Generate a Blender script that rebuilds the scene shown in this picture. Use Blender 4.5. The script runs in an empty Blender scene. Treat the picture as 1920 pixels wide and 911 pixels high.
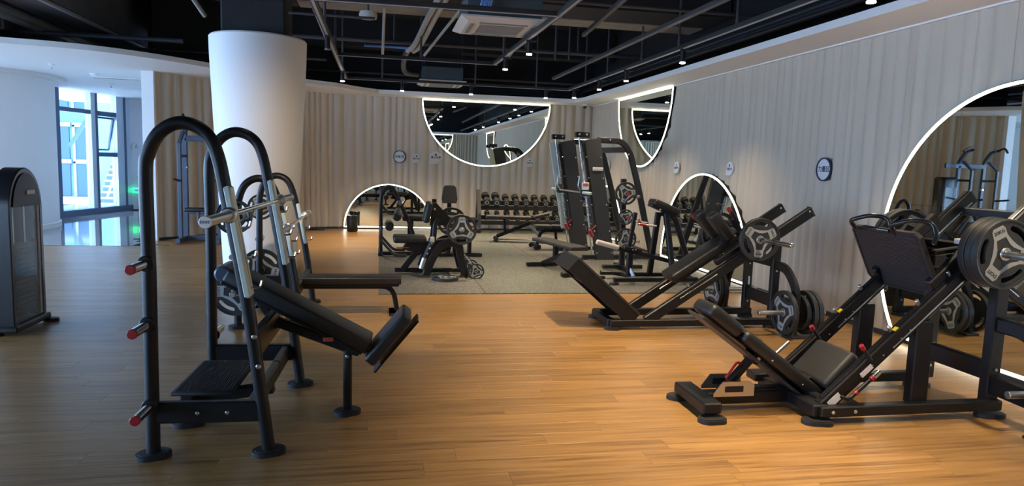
import bpy, bmesh, math, random
from mathutils import Vector, Matrix, Quaternion
R = math.radians
random.seed(7)
scene = bpy.context.scene
COL = scene.collection

# ------------------------------------------------------------------ camera
CAM_H, F_PX = 1.6, 1300.0
YAW, PITCH, ROLL = math.atan(248 / 1300.0), math.atan(0.1135), R(1.83)
fwd0 = Vector((math.sin(YAW), math.cos(YAW), 0)); rgt0 = Vector((math.cos(YAW), -math.sin(YAW), 0)); up0 = Vector((0, 0, 1))
fwd = fwd0 * math.cos(PITCH) - up0 * math.sin(PITCH)
up1 = up0 * math.cos(PITCH) + fwd0 * math.sin(PITCH)
cx_ = rgt0 * math.cos(ROLL) + up1 * math.sin(ROLL)
cy_ = up1 * math.cos(ROLL) - rgt0 * math.sin(ROLL)
cam = bpy.data.cameras.new('camera'); cam.sensor_width = 36.0; cam.lens = 36.0 * F_PX / 1920.0
cam.clip_start = 0.05; cam.clip_end = 300
cam_o = bpy.data.objects.new('camera', cam); COL.objects.link(cam_o)
cam_o.matrix_world = Matrix(((cx_.x, cy_.x, -fwd.x, 0), (cx_.y, cy_.y, -fwd.y, 0), (cx_.z, cy_.z, -fwd.z, CAM_H), (0, 0, 0, 1)))
scene.camera = cam_o

# ------------------------------------------------------------------ world, daylight, exposure
EXPOSURE = 1.4
world = bpy.data.worlds.new('world'); scene.world = world; world.use_nodes = True
bgn = world.node_tree.nodes['Background']
bgn.inputs[0].default_value = (0.50, 0.645, 1.0, 1); bgn.inputs[1].default_value = 5.6
vs = scene.view_settings
vs.view_transform = 'Standard'; vs.look = 'None'; vs.gamma = 1.0; vs.use_curve_mapping = False; vs.exposure = EXPOSURE
SPOT_W, STRIP_E = 165.0, 3.6
def portal(name, loc, rot, sx, sy):
    l = bpy.data.lights.new(name, 'AREA'); l.shape = 'RECTANGLE'; l.size = sx; l.size_y = sy; l.energy = 0.0
    l.cycles.is_portal = True
    o = bpy.data.objects.new(name, l); COL.objects.link(o); o.location = loc; o.rotation_euler = rot
    return o
portal('daylight_portal', (-8.75, 5.0, 1.55), (0, R(-90), 0), 2.9, 17.5)
portal('daylight_portal', (-7.35, 19.4, 1.6), (0, R(-90), R(-16)), 2.9, 2.7)

# ------------------------------------------------------------------ materials
MAT = {}
def mat(name, col, rough=0.5, metal=0.0, bump=0.0, bscale=200.0, var=0.0, vscale=8.0, emit=None, spec=0.5, coat=0.0):
    m = bpy.data.materials.new(name); m.use_nodes = True
    nt = m.node_tree; b = nt.nodes['Principled BSDF']
    b.inputs['Base Color'].default_value = (*col, 1); b.inputs['Roughness'].default_value = rough
    b.inputs['Metallic'].default_value = metal; b.inputs['Specular IOR Level'].default_value = spec
    b.inputs['Coat Weight'].default_value = coat
    tc = nt.nodes.new('ShaderNodeTexCoord')
    if var > 0:
        n = nt.nodes.new('ShaderNodeTexNoise'); n.inputs['Scale'].default_value = vscale; n.inputs['Detail'].default_value = 4
        nt.links.new(tc.outputs['Object'], n.inputs['Vector'])
        mx = nt.nodes.new('ShaderNodeMix'); mx.data_type = 'RGBA'
        mx.inputs[6].default_value = (*[c * (1 - var) for c in col], 1); mx.inputs[7].default_value = (*[min(1, c * (1 + var)) for c in col], 1)
        nt.links.new(n.outputs[0], mx.inputs[0]); nt.links.new(mx.outputs[2], b.inputs['Base Color'])
    if bump > 0:
        n = nt.nodes.new('ShaderNodeTexNoise'); n.inputs['Scale'].default_value = bscale; n.inputs['Detail'].default_value = 2
        nt.links.new(tc.outputs['Object'], n.inputs['Vector'])
        bp = nt.nodes.new('ShaderNodeBump'); bp.inputs['Strength'].default_value = bump; bp.inputs['Distance'].default_value = 0.002
        nt.links.new(n.outputs[0], bp.inputs['Height']); nt.links.new(bp.outputs[0], b.inputs['Normal'])
    if emit:
        b.inputs['Emission Color'].default_value = (*emit[0], 1); b.inputs['Emission Strength'].default_value = emit[1]
    MAT[name] = m
    return m
mat('black_paint', (0.010, 0.010, 0.011), 0.38, 0.0, 0.08, 900, spec=0.32)
mat('black_gloss', (0.012, 0.012, 0.014), 0.22)
mat('leather', (0.012, 0.012, 0.012), 0.42, 0, 0.25, 350, 0.15, 40)
mat('leather_grey', (0.026, 0.025, 0.024), 0.5, 0, 0.25, 350)
mat('rubber', (0.014, 0.014, 0.015), 0.62, 0, 0.2, 500)
mat('plate_rubber', (0.020, 0.021, 0.021), 0.5, 0, 0.12, 300)
mat('emblem', (0.33, 0.34, 0.32), 0.45)
mat('lettering', (0.012, 0.012, 0.012), 0.6)
mat('chrome', (0.72, 0.72, 0.72), 0.16, 1.0)
mat('satin_steel', (0.55, 0.56, 0.56), 0.34, 1.0)
mat('bolt_steel', (0.6, 0.6, 0.6), 0.3, 1.0)
mat('guard', (0.60, 0.66, 0.58), 0.4)
mat('red', (0.33, 0.012, 0.015), 0.35)
mat('yellow', (0.7, 0.5, 0.02), 0.5)
mat('sticker', (0.75, 0.72, 0.68), 0.5)
mat('sticker_red', (0.55, 0.12, 0.08), 0.5)
mat('panel_grey', (0.028, 0.028, 0.030), 0.5, 0, 0.1, 500)
mat('badge', (0.5, 0.46, 0.4), 0.35)
mat('white_paint', (0.80, 0.79, 0.77), 0.6, 0, 0.05, 60)
mat('soffit_paint', (0.78, 0.76, 0.72), 0.65, 0, 0.05, 60)
mat('column_paint', (0.84, 0.81, 0.78), 0.6, 0, 0.05, 60)
mat('facade_paint', (0.66, 0.66, 0.70), 0.7)
mat('ceiling_black', (0.010, 0.010, 0.011), 0.85, 0, 0, 200, 0.4, 3)
mat('concrete_dark', (0.022, 0.022, 0.024), 0.85, 0, 0.4, 40, 0.3, 5)
mat('concrete_mid', (0.10, 0.10, 0.105), 0.85, 0, 0.4, 40, 0.3, 5)
mat('concrete_lit', (0.30, 0.27, 0.23), 0.85, 0, 0.4, 40, 0.3, 5)  # concrete with the light on the beam underside put into its colour
mat('pipe_dark', (0.018, 0.018, 0.02), 0.55)
mat('pipe_grey', (0.07, 0.07, 0.078), 0.5, 0.3, 0, 200, 0.2, 6)
mat('duct_foil', (0.40, 0.40, 0.42), 0.45, 0.3, 0.5, 30)
mat('pipe_pale', (0.42, 0.40, 0.36), 0.55, 0, 0.2, 40)
mat('ac_white', (0.62, 0.58, 0.52), 0.5)
mat('ac_grille', (0.22, 0.21, 0.20), 0.6)
mat('ac_case', (0.10, 0.13, 0.15), 0.5, 0.4)
mat('blue_cable', (0.10, 0.25, 0.6), 0.5)
mat('sign_white', (0.62, 0.64, 0.66), 0.35)
mat('sign_beige', (0.55, 0.53, 0.46), 0.4)
mat('sign_ink', (0.02, 0.03, 0.06), 0.5)
mat('alu', (0.55, 0.62, 0.70), 0.4, 0.2)
mat('alu_dark', (0.10, 0.14, 0.22), 0.45, 0.3)
mat('exit_green', (0.02, 0.5, 0.12), 0.4, emit=((0.02, 0.9, 0.25), 1.1))
mat('baseboard', (0.03, 0.03, 0.032), 0.5)
mat('led', (1, 1, 1), 0.5, emit=((1.0, 0.94, 0.74), STRIP_E))
mat('lamp_glow', (1, 1, 1), 0.5, emit=((1.0, 0.95, 0.88), 14))
mat('dumbbell_rubber', (0.013, 0.013, 0.013), 0.5)
mat('outside_white', (0.80, 0.82, 0.84), 0.8)
mat('outside_blue', (0.075, 0.17, 0.23), 0.6, 0, 0, 200, 0.5, .6)
mat('outside_frame', (0.3, 0.36, 0.40), 0.6)
mat('outside_glass', (0.02, 0.06, 0.10), 0.35)
mat('outside_tread', (0.05, 0.09, 0.13), 0.7)
mat('dark_screen', (0.02, 0.025, 0.03), 0.08)
mat('beige_grip', (0.52, 0.44, 0.40), 0.6)
mat('case_blue', (0.05, 0.07, 0.11), 0.35)
mat('mirror', (0.74, 0.78, 0.74), 0.012, 1.0)

def wave_plank_material():
    m = bpy.data.materials.new('oak_plank'); m.use_nodes = True; nt = m.node_tree; N = nt.nodes; L = nt.links
    b = N['Principled BSDF']
    tc = N.new('ShaderNodeTexCoord'); oi = N.new('ShaderNodeObjectInfo'); gi = N.new('ShaderNodeNewGeometry')
    add = N.new('ShaderNodeMath'); add.operation = 'ADD'; L.new(oi.outputs['Random'], add.inputs[0]); L.new(gi.outputs['Random Per Island'], add.inputs[1])
    fr = N.new('ShaderNodeMath'); fr.operation = 'FRACT'; L.new(add.outputs[0], fr.inputs[0])
    sh = N.new('ShaderNodeMath'); sh.operation = 'MULTIPLY'; sh.inputs[1].default_value = 37.0; L.new(fr.outputs[0], sh.inputs[0])
    mp = N.new('ShaderNodeMapping'); mp.inputs['Scale'].default_value = (0.7, 20.0, 1.0); L.new(gi.outputs['Position'], mp.inputs['Vector'])
    cb = N.new('ShaderNodeCombineXYZ'); L.new(sh.outputs[0], cb.inputs[2]); L.new(sh.outputs[0], cb.inputs[0])
    va = N.new('ShaderNodeVectorMath'); va.operation = 'ADD'; L.new(mp.outputs[0], va.inputs[0]); L.new(cb.outputs[0], va.inputs[1])
    n1 = N.new('ShaderNodeTexNoise'); n1.inputs['Scale'].default_value = 1.6; n1.inputs['Detail'].default_value = 6; n1.inputs['Roughness'].default_value = 0.65; n1.inputs['Distortion'].default_value = 0.6
    L.new(va.outputs[0], n1.inputs['Vector'])
    n2 = N.new('ShaderNodeTexNoise'); n2.inputs['Scale'].default_value = 9.0; n2.inputs['Detail'].default_value = 5
    L.new(va.outputs[0], n2.inputs['Vector'])
    r1 = N.new('ShaderNodeValToRGB'); cr = r1.color_ramp
    cr.elements[0].position = 0.30; cr.elements[0].color = (0.185, 0.088, 0.028, 1)
    cr.elements[1].position = 0.72; cr.elements[1].color = (0.50, 0.285, 0.100, 1)
    e = cr.elements.new(0.5); e.color = (0.385, 0.205, 0.066, 1)
    L.new(n1.outputs[0], r1.inputs[0])
    m1 = N.new('ShaderNodeMix'); m1.data_type = 'RGBA'; m1.blend_type = 'MULTIPLY'; m1.inputs[0].default_value = 0.35
    L.new(r1.outputs[0], m1.inputs[6]); L.new(n2.outputs[0], m1.inputs[7])
    hv = N.new('ShaderNodeHueSaturation'); mr = N.new('ShaderNodeMapRange'); mr.inputs[3].default_value = 0.87; mr.inputs[4].default_value = 1.10
    L.new(fr.outputs[0], mr.inputs[0]); L.new(mr.outputs[0], hv.inputs['Value']); L.new(m1.outputs[2], hv.inputs['Color'])
    L.new(hv.outputs[0], b.inputs['Base Color'])
    b.inputs['Roughness'].default_value = 0.33; b.inputs['Specular IOR Level'].default_value = 0.62
    bp = N.new('ShaderNodeBump'); bp.inputs['Strength'].default_value = 0.12; bp.inputs['Distance'].default_value = 0.002
    L.new(n2.outputs[0], bp.inputs['Height']); L.new(bp.outputs[0], b.inputs['Normal'])
    MAT['oak'] = m
wave_plank_material()

def mat_speckle(name, c0, c1, rough, tint=0.0):
    m = bpy.data.materials.new(name); m.use_nodes = True; nt = m.node_tree; N = nt.nodes; L = nt.links; b = N['Principled BSDF']
    gi = N.new('ShaderNodeNewGeometry')
    v = N.new('ShaderNodeTexVoronoi'); v.inputs['Scale'].default_value = 85; L.new(gi.outputs['Position'], v.inputs['Vector'])
    cr = N.new('ShaderNodeValToRGB'); cr.color_ramp.interpolation = 'CONSTANT'
    cr.color_ramp.elements[0].color = (*c0, 1); cr.color_ramp.elements[1].position = 0.72; cr.color_ramp.elements[1].color = (*c1, 1)
    sp = N.new('ShaderNodeSeparateColor'); L.new(v.outputs['Color'], sp.inputs[0]); L.new(sp.outputs[0], cr.inputs[0])
    n = N.new('ShaderNodeTexNoise'); n.inputs['Scale'].default_value = 1.3; L.new(gi.outputs['Position'], n.inputs['Vector'])
    mr = N.new('ShaderNodeMapRange'); mr.inputs[3].default_value = 0.8; mr.inputs[4].default_value = 1.2; L.new(n.outputs[0], mr.inputs[0])
    hv = N.new('ShaderNodeHueSaturation'); L.new(mr.outputs[0], hv.inputs['Value']); L.new(cr.outputs[0], hv.inputs['Color'])
    L.new(hv.outputs[0], b.inputs['Base Color']); b.inputs['Roughness'].default_value = rough
    MAT[name] = m
mat_speckle('mat_rubber', (0.082, 0.079, 0.070), (0.19, 0.182, 0.162), 0.62)
mat_speckle('mat_rubber_green', (0.080, 0.085, 0.072), (0.17, 0.175, 0.152), 0.58)
mat_speckle('pads_tread', (0.012, 0.013, 0.015), (0.02, 0.02, 0.022), 0.5)

def flute_material():
    m = bpy.data.materials.new('fluted_board'); m.use_nodes = True; nt = m.node_tree; N = nt.nodes; L = nt.links; b = N['Principled BSDF']
    gi = N.new('ShaderNodeNewGeometry')
    mp = N.new('ShaderNodeMapping'); mp.inputs['Scale'].default_value = (5.0, 5.0, 0.25); L.new(gi.outputs['Position'], mp.inputs[0])
    n = N.new('ShaderNodeTexNoise'); n.inputs['Scale'].default_value = 1.5; n.inputs['Detail'].default_value = 4; L.new(mp.outputs[0], n.inputs['Vector'])
    cr = N.new('ShaderNodeValToRGB'); cr.color_ramp.elements[0].position = 0.3; cr.color_ramp.elements[1].position = 0.7
    cr.color_ramp.elements[0].color = (0.475, 0.405, 0.31, 1); cr.color_ramp.elements[1].color = (0.53, 0.455, 0.35, 1)
    L.new(n.outputs[0], cr.inputs[0]); L.new(cr.outputs[0], b.inputs['Base Color']); b.inputs['Roughness'].default_value = 0.7
    MAT['flute'] = m
flute_material()

def tile_material():
    m = bpy.data.materials.new('polished_tile'); m.use_nodes = True; nt = m.node_tree; N = nt.nodes; L = nt.links; b = N['Principled BSDF']
    gi = N.new('ShaderNodeNewGeometry'); n = N.new('ShaderNodeTexNoise'); n.inputs['Scale'].default_value = 1.1; n.inputs['Detail'].default_value = 6
    L.new(gi.outputs['Position'], n.inputs['Vector']); cr = N.new('ShaderNodeValToRGB')
    cr.color_ramp.elements[0].color = (0.20, 0.20, 0.21, 1); cr.color_ramp.elements[1].color = (0.34, 0.33, 0.33, 1)
    L.new(n.outputs[0], cr.inputs[0]); L.new(cr.outputs[0], b.inputs['Base Color']); b.inputs['Roughness'].default_value = 0.06
    MAT['tile'] = m
tile_material()

def glass_material():
    m = bpy.data.materials.new('window_glass'); m.use_nodes = True; nt = m.node_tree; N = nt.nodes; L = nt.links
    N.remove(N['Principled BSDF']); out = N['Material Output']
    t = N.new('ShaderNodeBsdfTransparent'); t.inputs[0].default_value = (0.86, 0.95, 0.97, 1)
    g = N.new('ShaderNodeBsdfGlossy'); g.inputs['Roughness'].default_value = 0.02
    lw = N.new('ShaderNodeLayerWeight'); lw.inputs[0].default_value = 0.5
    pw = N.new('ShaderNodeMath'); pw.operation = 'POWER'; pw.inputs[1].default_value = 4.0; L.new(lw.outputs['Facing'], pw.inputs[0])
    fz = N.new('ShaderNodeMath'); fz.operation = 'MULTIPLY_ADD'; fz.inputs[1].default_value = 0.5; fz.inputs[2].default_value = 0.03; L.new(pw.outputs[0], fz.inputs[0])
    mx = N.new('ShaderNodeMixShader'); L.new(fz.outputs[0], mx.inputs[0]); L.new(t.outputs[0], mx.inputs[1]); L.new(g.outputs[0], mx.inputs[2])
    L.new(mx.outputs[0], out.inputs[0]); MAT['glass'] = m
glass_material()

# ------------------------------------------------------------------ helpers
def V(*a): return Vector(a)
ORG = Vector((0, 0, 0))           # subtracted from every vertex a builder makes (a thing's base)
def set_org(x, y, z=0):
    global ORG; ORG = Vector((x, y, z))
_rb = {}
def rounded_box(sx, sy, sz, r, seg):
    k = (round(sx, 4), round(sy, 4), round(sz, 4), round(r, 4), seg)
    if k not in _rb:
        bm = bmesh.new(); bmesh.ops.create_cube(bm, size=1.0)
        for v in bm.verts: v.co = Vector((v.co.x * sx, v.co.y * sy, v.co.z * sz))
        r2 = min(r, 0.49 * min(sx, sy, sz))
        if r2 > 0: bmesh.ops.bevel(bm, geom=bm.edges[:], offset=r2, segments=seg, profile=0.5, affect='EDGES')
        bm.verts.ensure_lookup_table()
        _rb[k] = ([v.co.copy() for v in bm.verts], [[v.index for v in f.verts] for f in bm.faces]); bm.free()
    return _rb[k]
def frame(o, x, up=(0, 0, 1)):
    x = Vector(x).normalized(); up = Vector(up)
    if abs(x.dot(up.normalized())) > 0.999: up = Vector((0, 1, 0)) if abs(x.y) < 0.9 else Vector((1, 0, 0))
    y = up.cross(x).normalized(); z = x.cross(y)
    return Matrix(((x.x, y.x, z.x, o[0]), (x.y, y.y, z.y, o[1]), (x.z, y.z, z.z, o[2]), (0, 0, 0, 1)))
class MB:
    def __init__(s): s.v = []; s.f = []; s.org = ORG.copy()
    def add(s, vs_, fs, M=None):
        n = len(s.v)
        for p in vs_:
            q = (M @ p) if M is not None else Vector(p)
            s.v.append(q - s.org)
        s.f += [[i + n for i in f] for f in fs]; return s
    def box(s, c, size, r=0.006, seg=1, M=None):
        a, b = rounded_box(*size, r, seg); T = Matrix.Translation(Vector(c))
        return s.add(a, b, (M @ T) if M is not None else T)
    def span(s, x0, x1, y0, y1, z0, z1, r=0.006, seg=1):
        return s.box(((x0 + x1) / 2, (y0 + y1) / 2, (z0 + z1) / 2), (abs(x1 - x0), abs(y1 - y0), abs(z1 - z0)), r, seg)
    def beam(s, p0, p1, w, h, up=(0, 0, 1), r=0.008, seg=1, off=0.0):
        p0 = Vector(p0); p1 = Vector(p1); d = p1 - p0; F = frame((p0 + p1) / 2, d, up)
        return s.box((0, 0, off), (d.length, w, h), r, seg, F)
    def cyl(s, p0, p1, r0, r1=None, seg=16, cap=0.0):
        p0 = Vector(p0); p1 = Vector(p1); r1 = r0 if r1 is None else r1; F = frame(p0, p1 - p0); l = (p1 - p0).length
        prof = [(r0, 0), (r1, l)] if cap <= 0 else [(max(r0 - cap, 1e-4), 0), (r0, cap), (r1, l - cap), (max(r1 - cap, 1e-4), l)]
        return s.lathe(prof, F, seg, True)
    def lathe(s, prof, F, seg=20, caps=True):
        vs_ = []; fs = []
        for (r, h) in prof:
            for i in range(seg):
                a = 2 * math.pi * i / seg; vs_.append(Vector((h, r * math.cos(a), r * math.sin(a))))
        for k in range(len(prof) - 1):
            for i in range(seg):
                j = (i + 1) % seg; fs.append([k * seg + i, k * seg + j, (k + 1) * seg + j, (k + 1) * seg + i][::-1])
        if caps:
            fs.append([i for i in range(seg)]); fs.append([(len(prof) - 1) * seg + i for i in range(seg)][::-1])
        return s.add(vs_, fs, F)
    def sweep(s, pts, sec, up=(0, 0, 1), caps=True, closed=False):
        pts = [Vector(p) for p in pts]; n = len(pts); m = len(sec); vs_ = []; fs = []
        prev = None
        for i in range(n):
            a = pts[(i - 1) % n] if (closed or i > 0) else pts[i]; b = pts[(i + 1) % n] if (closed or i < n - 1) else pts[i]
            t = (b - a).normalized()
            if prev is None:
                u = Vector(up)
                if abs(u.dot(t)) > 0.98: u = Vector((0, 1, 0)) if abs(t.y) < 0.9 else Vector((1, 0, 0))
            else: u = prev
            nrm = (u - t * u.dot(t)).normalized(); prev = nrm; bn = t.cross(nrm)
            k = 1.0
            if 0 < i < n - 1:
                c = (pts[i] - pts[i - 1]).normalized().dot((pts[i + 1] - pts[i]).normalized()); k = 1 / math.sqrt(max(0.3, (1 + c) / 2))
            for (p, q) in sec: vs_.append(pts[i] + nrm * p * (k if m == 4 else 1) + bn * q)
        rng = n if closed else n - 1
        for i in range(rng):
            for j in range(m):
                j2 = (j + 1) % m; i2 = (i + 1) % n
                fs.append([i * m + j, i * m + j2, i2 * m + j2, i2 * m + j])
        if caps and not closed:
            fs.append([j for j in range(m)][::-1]); fs.append([(n - 1) * m + j for j in range(m)])
        return s.add(vs_, fs)
    def tube(s, pts, r, seg=12, closed=False, up=(0, 0, 1), rb=None):
        rb = r if rb is None else rb
        return s.sweep(pts, [(r * math.cos(2 * math.pi * i / seg), rb * math.sin(2 * math.pi * i / seg)) for i in range(seg)], up, True, closed)
    def rect(s, pts, w, h, up=(0, 0, 1), c=0.012):
        a, b = w / 2, h / 2; c = min(c, a * .45, b * .45)
        return s.sweep(pts, [(a, -b + c), (a, b - c), (a - c, b), (-a + c, b), (-a, b - c), (-a, -b + c), (-a + c, -b), (a - c, -b)], up)
    def prism(s, poly, F, d):
        n = len(poly); vs_ = [Vector((x, y, -d / 2)) for x, y in poly] + [Vector((x, y, d / 2)) for x, y in poly]
        fs = [list(range(n))[::-1], [n + i for i in range(n)]] + [[i, (i + 1) % n, n + (i + 1) % n, n + i] for i in range(n)]
        return s.add(vs_, fs, F)
    def build(s, name, material, parent=None, smooth=True, ang=35):
        me = bpy.data.meshes.new(name); me.from_pydata([tuple(v) for v in s.v], [], s.f)
        return finish(name, me, material, parent, smooth, ang)
def finish(name, me, material, parent=None, smooth=True, ang=35):
    if me.materials: me.materials.clear()
    me.materials.append(MAT[material]); me.update()
    if smooth and len(me.polygons):
        me.polygons.foreach_set('use_smooth', [True] * len(me.polygons)); me.set_sharp_from_angle(angle=R(ang))
    o = bpy.data.objects.new(name, me); COL.objects.link(o)
    if parent is not None: o.parent = parent
    return o
def thing(name, label, cat, loc=(0, 0, 0), rotz=0.0, group=None):
    o = bpy.data.objects.new(name, None); COL.objects.link(o); o.empty_display_size = 0.2
    o.location = loc; o.rotation_euler = (0, 0, rotz); o['label'] = label; o['category'] = cat
    if group: o['group'] = group
    return o
def tag(o, label, cat, group=None):
    o['label'] = label; o['category'] = cat
    if group: o['group'] = group
    return o
def struct(o, label=None, cat=None):
    o['kind'] = 'structure'
    if label: o['label'] = label
    if cat: o['category'] = cat
    return o
def dup(o, parent=None):
    c = o.copy(); COL.objects.link(c); c.parent = parent
    for ch in list(o.children): dup(ch, c)
    return c
def crom(pts, n=6):
    P = [Vector(p) for p in pts]; P = [P[0] * 2 - P[1]] + P + [P[-1] * 2 - P[-2]]; out = []
    for i in range(1, len(P) - 2):
        a, b, c, d = P[i - 1:i + 3]
        for k in range(n):
            t = k / n; out.append(0.5 * ((2 * b) + (c - a) * t + (2 * a - 5 * b + 4 * c - d) * t * t + (3 * b - a - 3 * c + d) * t ** 3))
    return out + [P[-2]]
def fillet(pts, r, n=6):
    P = [Vector(p) for p in pts]; out = [P[0]]
    for i in range(1, len(P) - 1):
        a = (P[i - 1] - P[i]); b = (P[i + 1] - P[i]); la, lb = a.length, b.length; a.normalize(); b.normalize()
        rr = min(r, la * .49, lb * .49); p0 = P[i] + a * rr; p1 = P[i] + b * rr
        for k in range(n + 1):
            t = k / n; out.append(p0 * (1 - t) ** 2 + P[i] * 2 * t * (1 - t) + p1 * t * t)
    return out + [P[-1]]
def circ(r, n=32, a0=0, a1=2 * math.pi, c=(0, 0), end=False):
    m = n + 1 if end else n
    return [(c[0] + r * math.cos(a0 + (a1 - a0) * i / n), c[1] + r * math.sin(a0 + (a1 - a0) * i / n)) for i in range(m)]
def flat_mesh(name, loops, ext, bev=0.0):
    cu = bpy.data.curves.new(name, 'CURVE'); cu.dimensions = '2D'; cu.fill_mode = 'BOTH'; cu.extrude = ext; cu.bevel_depth = bev; cu.bevel_resolution = 1
    for lp in loops:
        sp = cu.splines.new('POLY'); sp.points.add(len(lp) - 1)
        for p, q in zip(sp.points, lp): p.co = (q[0], q[1], 0, 1)
        sp.use_cyclic_u = True
    o = bpy.data.objects.new(name, cu); COL.objects.link(o)
    dg = bpy.context.evaluated_depsgraph_get(); me = bpy.data.meshes.new_from_object(o.evaluated_get(dg))
    bpy.data.objects.remove(o); bpy.data.curves.remove(cu); me.name = name
    return me
_tx = {}
def text_mesh(txt, size, ext=0.0006, space=1.0):
    k = (txt, size, ext, space)
    if k not in _tx:
        cu = bpy.data.curves.new('lettering', 'FONT'); cu.body = txt; cu.size = size; cu.extrude = ext; cu.align_x = 'CENTER'; cu.align_y = 'CENTER'
        cu.space_character = space; cu.offset = size * 0.018; cu.resolution_u = 2
        o = bpy.data.objects.new('lettering', cu); COL.objects.link(o)
        dg = bpy.context.evaluated_depsgraph_get(); me = bpy.data.meshes.new_from_object(o.evaluated_get(dg))
        bpy.data.objects.remove(o); bpy.data.curves.remove(cu); _tx[k] = me
    return _tx[k]
def move_mesh(me, M):
    me.transform(M); return me
def join_meshes(name, items):
    vs_ = []; fs = []
    for me, M in items:
        n = len(vs_); vs_ += [tuple(M @ v.co) for v in me.vertices]; fs += [[i + n for i in p.vertices] for p in me.polygons]
    me = bpy.data.meshes.new(name); me.from_pydata(vs_, [], fs); return me
def TR(x, y, z=0): return Matrix.Translation((x, y, z))
def RZ(a): return Matrix.Rotation(a, 4, 'Z')

# ------------------------------------------------------------------ the room shell
XR, YB, YF, XL, ZS, ZC = 5.05, 16.45, -4.2, -8.6, 3.05, 4.5
CURVE = [(-0.8, 16.45), (-1.15, 16.38), (-1.5, 16.2), (-1.9, 15.88), (-2.4, 15.4), (-2.9, 14.88), (-3.4, 14.37), (-4.05, 13.72)]
floor = struct(MB().box((-2.0, 9.0, -0.06), (15.0, 28.0, 0.09), 0).build('floor', 'concrete_dark', None, False))

PW, PL = 0.162, 1.24
def plank_mesh(l, w):
    m = MB(); x, y, c = l / 2 - .0005, w / 2 - .0005, .0006
    m.add([V(-x, -y, -.012), V(x, -y, -.012), V(x, y, -.012), V(-x, y, -.012), V(-x, -y, -c), V(x, -y, -c), V(x, y, -c), V(-x, y, -c),
           V(-x + c, -y + c, 0), V(x - c, -y + c, 0), V(x - c, y - c, 0), V(-x + c, y - c, 0)],
          [[0, 1, 5, 4], [1, 2, 6, 5], [2, 3, 7, 6], [3, 0, 4, 7], [4, 5, 9, 8], [5, 6, 10, 9], [6, 7, 11, 10], [7, 4, 8, 11], [8, 9, 10, 11]])
    return m
pm = None; far = MB(); rows = int((16.4 - YF) / PW)
for r in range(rows):
    y = YF + (r + .5) * PW; x = XL - random.uniform(0, PL)
    while x < XR:
        a, b = max(x, XL), min(x + PL, XR); xm = (a + b) / 2; x += PL
        if b - a < .05: continue
        if y > 12.75 and xm < -4.2: continue
        if y > 13.7 and xm < -4.05 + (y - 13.7) * 1.05: continue
        inview = 2.75 < y < 6.75 and (-0.49 * y - .5) < xm < 1.06 * y + .4
        if inview and b - a > PL - .001:
            if pm is None:
                o = plank_mesh(PL, PW).build('plank', 'oak', floor, False); pm = o.data
            else:
                o = bpy.data.objects.new('plank', pm); COL.objects.link(o); o.parent = floor
            o.location = (xm, y, 0)
        else:
            t = plank_mesh(b - a, PW); far.add([v + V(xm, y, 0) for v in t.v], t.f)
fo = far.build('far_planks', 'oak', floor, False); fo['kind'] = 'stuff'
tl = MB()
for i in range(7):
    for j in range(13):
        x0, y0 = -9.0 + i * .8, 12.76 + j * .8
        x1 = min(x0 + .8, -4.2 + (0.0 if y0 < 13.4 else -.05))
        if x1 - x0 < .1: continue
        tl.span(x0 + .001, x1 - .001, y0 + .001, y0 + .799, -.012, 0, 0)
to = tl.build('lobby_tiles', 'tile', floor, False); to['kind'] = 'stuff'

# backing walls (dark above the soffit) with the fluted boards as pieces
def back_wall(name, pts, thick=0.15, z1=ZC, material='ceiling_black'):
    m = MB(); n = len(pts)
    P = [Vector((p[0], p[1], 0)) for p in pts]; out = []
    for i in range(n):
        d = (P[min(i + 1, n - 1)] - P[max(i - 1, 0)]).normalized(); out.append(P[i] + V(d.y, -d.x, 0) * thick)
    for i in range(n - 1):
        q = [P[i], P[i + 1], out[i + 1], out[i]]
        m.add([a + V(0, 0, -.012) for a in q] + [a + V(0, 0, z1) for a in q], [[0, 1, 2, 3], [7, 6, 5, 4], [4, 5, 1, 0], [5, 6, 2, 1], [6, 7, 3, 2], [7, 4, 0, 3]])
    return struct(m.build(name, material, None, False))
def resample(pts, step):
    P = [Vector((p[0], p[1], 0)) for p in pts]; out = []; s = 0.0; acc = 0.0
    for i in range(len(P) - 1):
        l = (P[i + 1] - P[i]).length; t = s - acc
        while t <= l:
            out.append(P[i].lerp(P[i + 1], t / l)); s += step; t = s - acc
        acc += l
    out.append(P[-1]); return out
def flute_wall(parent, pts, wmin, wmax, depth, panel=1.22, seed=1):
    rnd = random.Random(seed); P = resample(pts, .0125); n = len(P)
    edges = [0.0]; amp = []
    while edges[-1] < n * .0125 + .3:
        w = rnd.uniform(wmin, wmax); edges.append(edges[-1] + w); amp.append(depth * (0.35 + .65 * min(1, w / wmax)) * rnd.uniform(.8, 1.1))
    k = 0; off = []
    for i in range(n):
        s = i * .0125
        while s > edges[k + 1]: k += 1
        t = (s - edges[k]) / (edges[k + 1] - edges[k]); off.append(.008 + amp[k] * (math.sin(math.pi * t) ** 1.15))
    per = int(panel / .0125)
    for a in range(0, n - 1, per):
        b = min(a + per, n - 1)
        if b - a < 4: continue
        m = MB(); fs = []; vs_ = []
        for i in range(a, b + 1):
            d = (P[min(i + 1, n - 1)] - P[max(i - 1, 0)]).normalized(); q = P[i] + V(-d.y, d.x, 0) * off[i]
            if i == b and b < n - 1: q -= d * .002
            vs_ += [q + V(0, 0, .0), q + V(0, 0, ZS)]
        for i in range(b - a): fs.append([2 * i, 2 * i + 1, 2 * i + 3, 2 * i + 2])
        m.add(vs_, fs); m.build('fluted_panel', 'flute', parent, True, 60)
wall_right = back_wall('wall_right', [(XR, YF), (XR, YB)])
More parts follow.
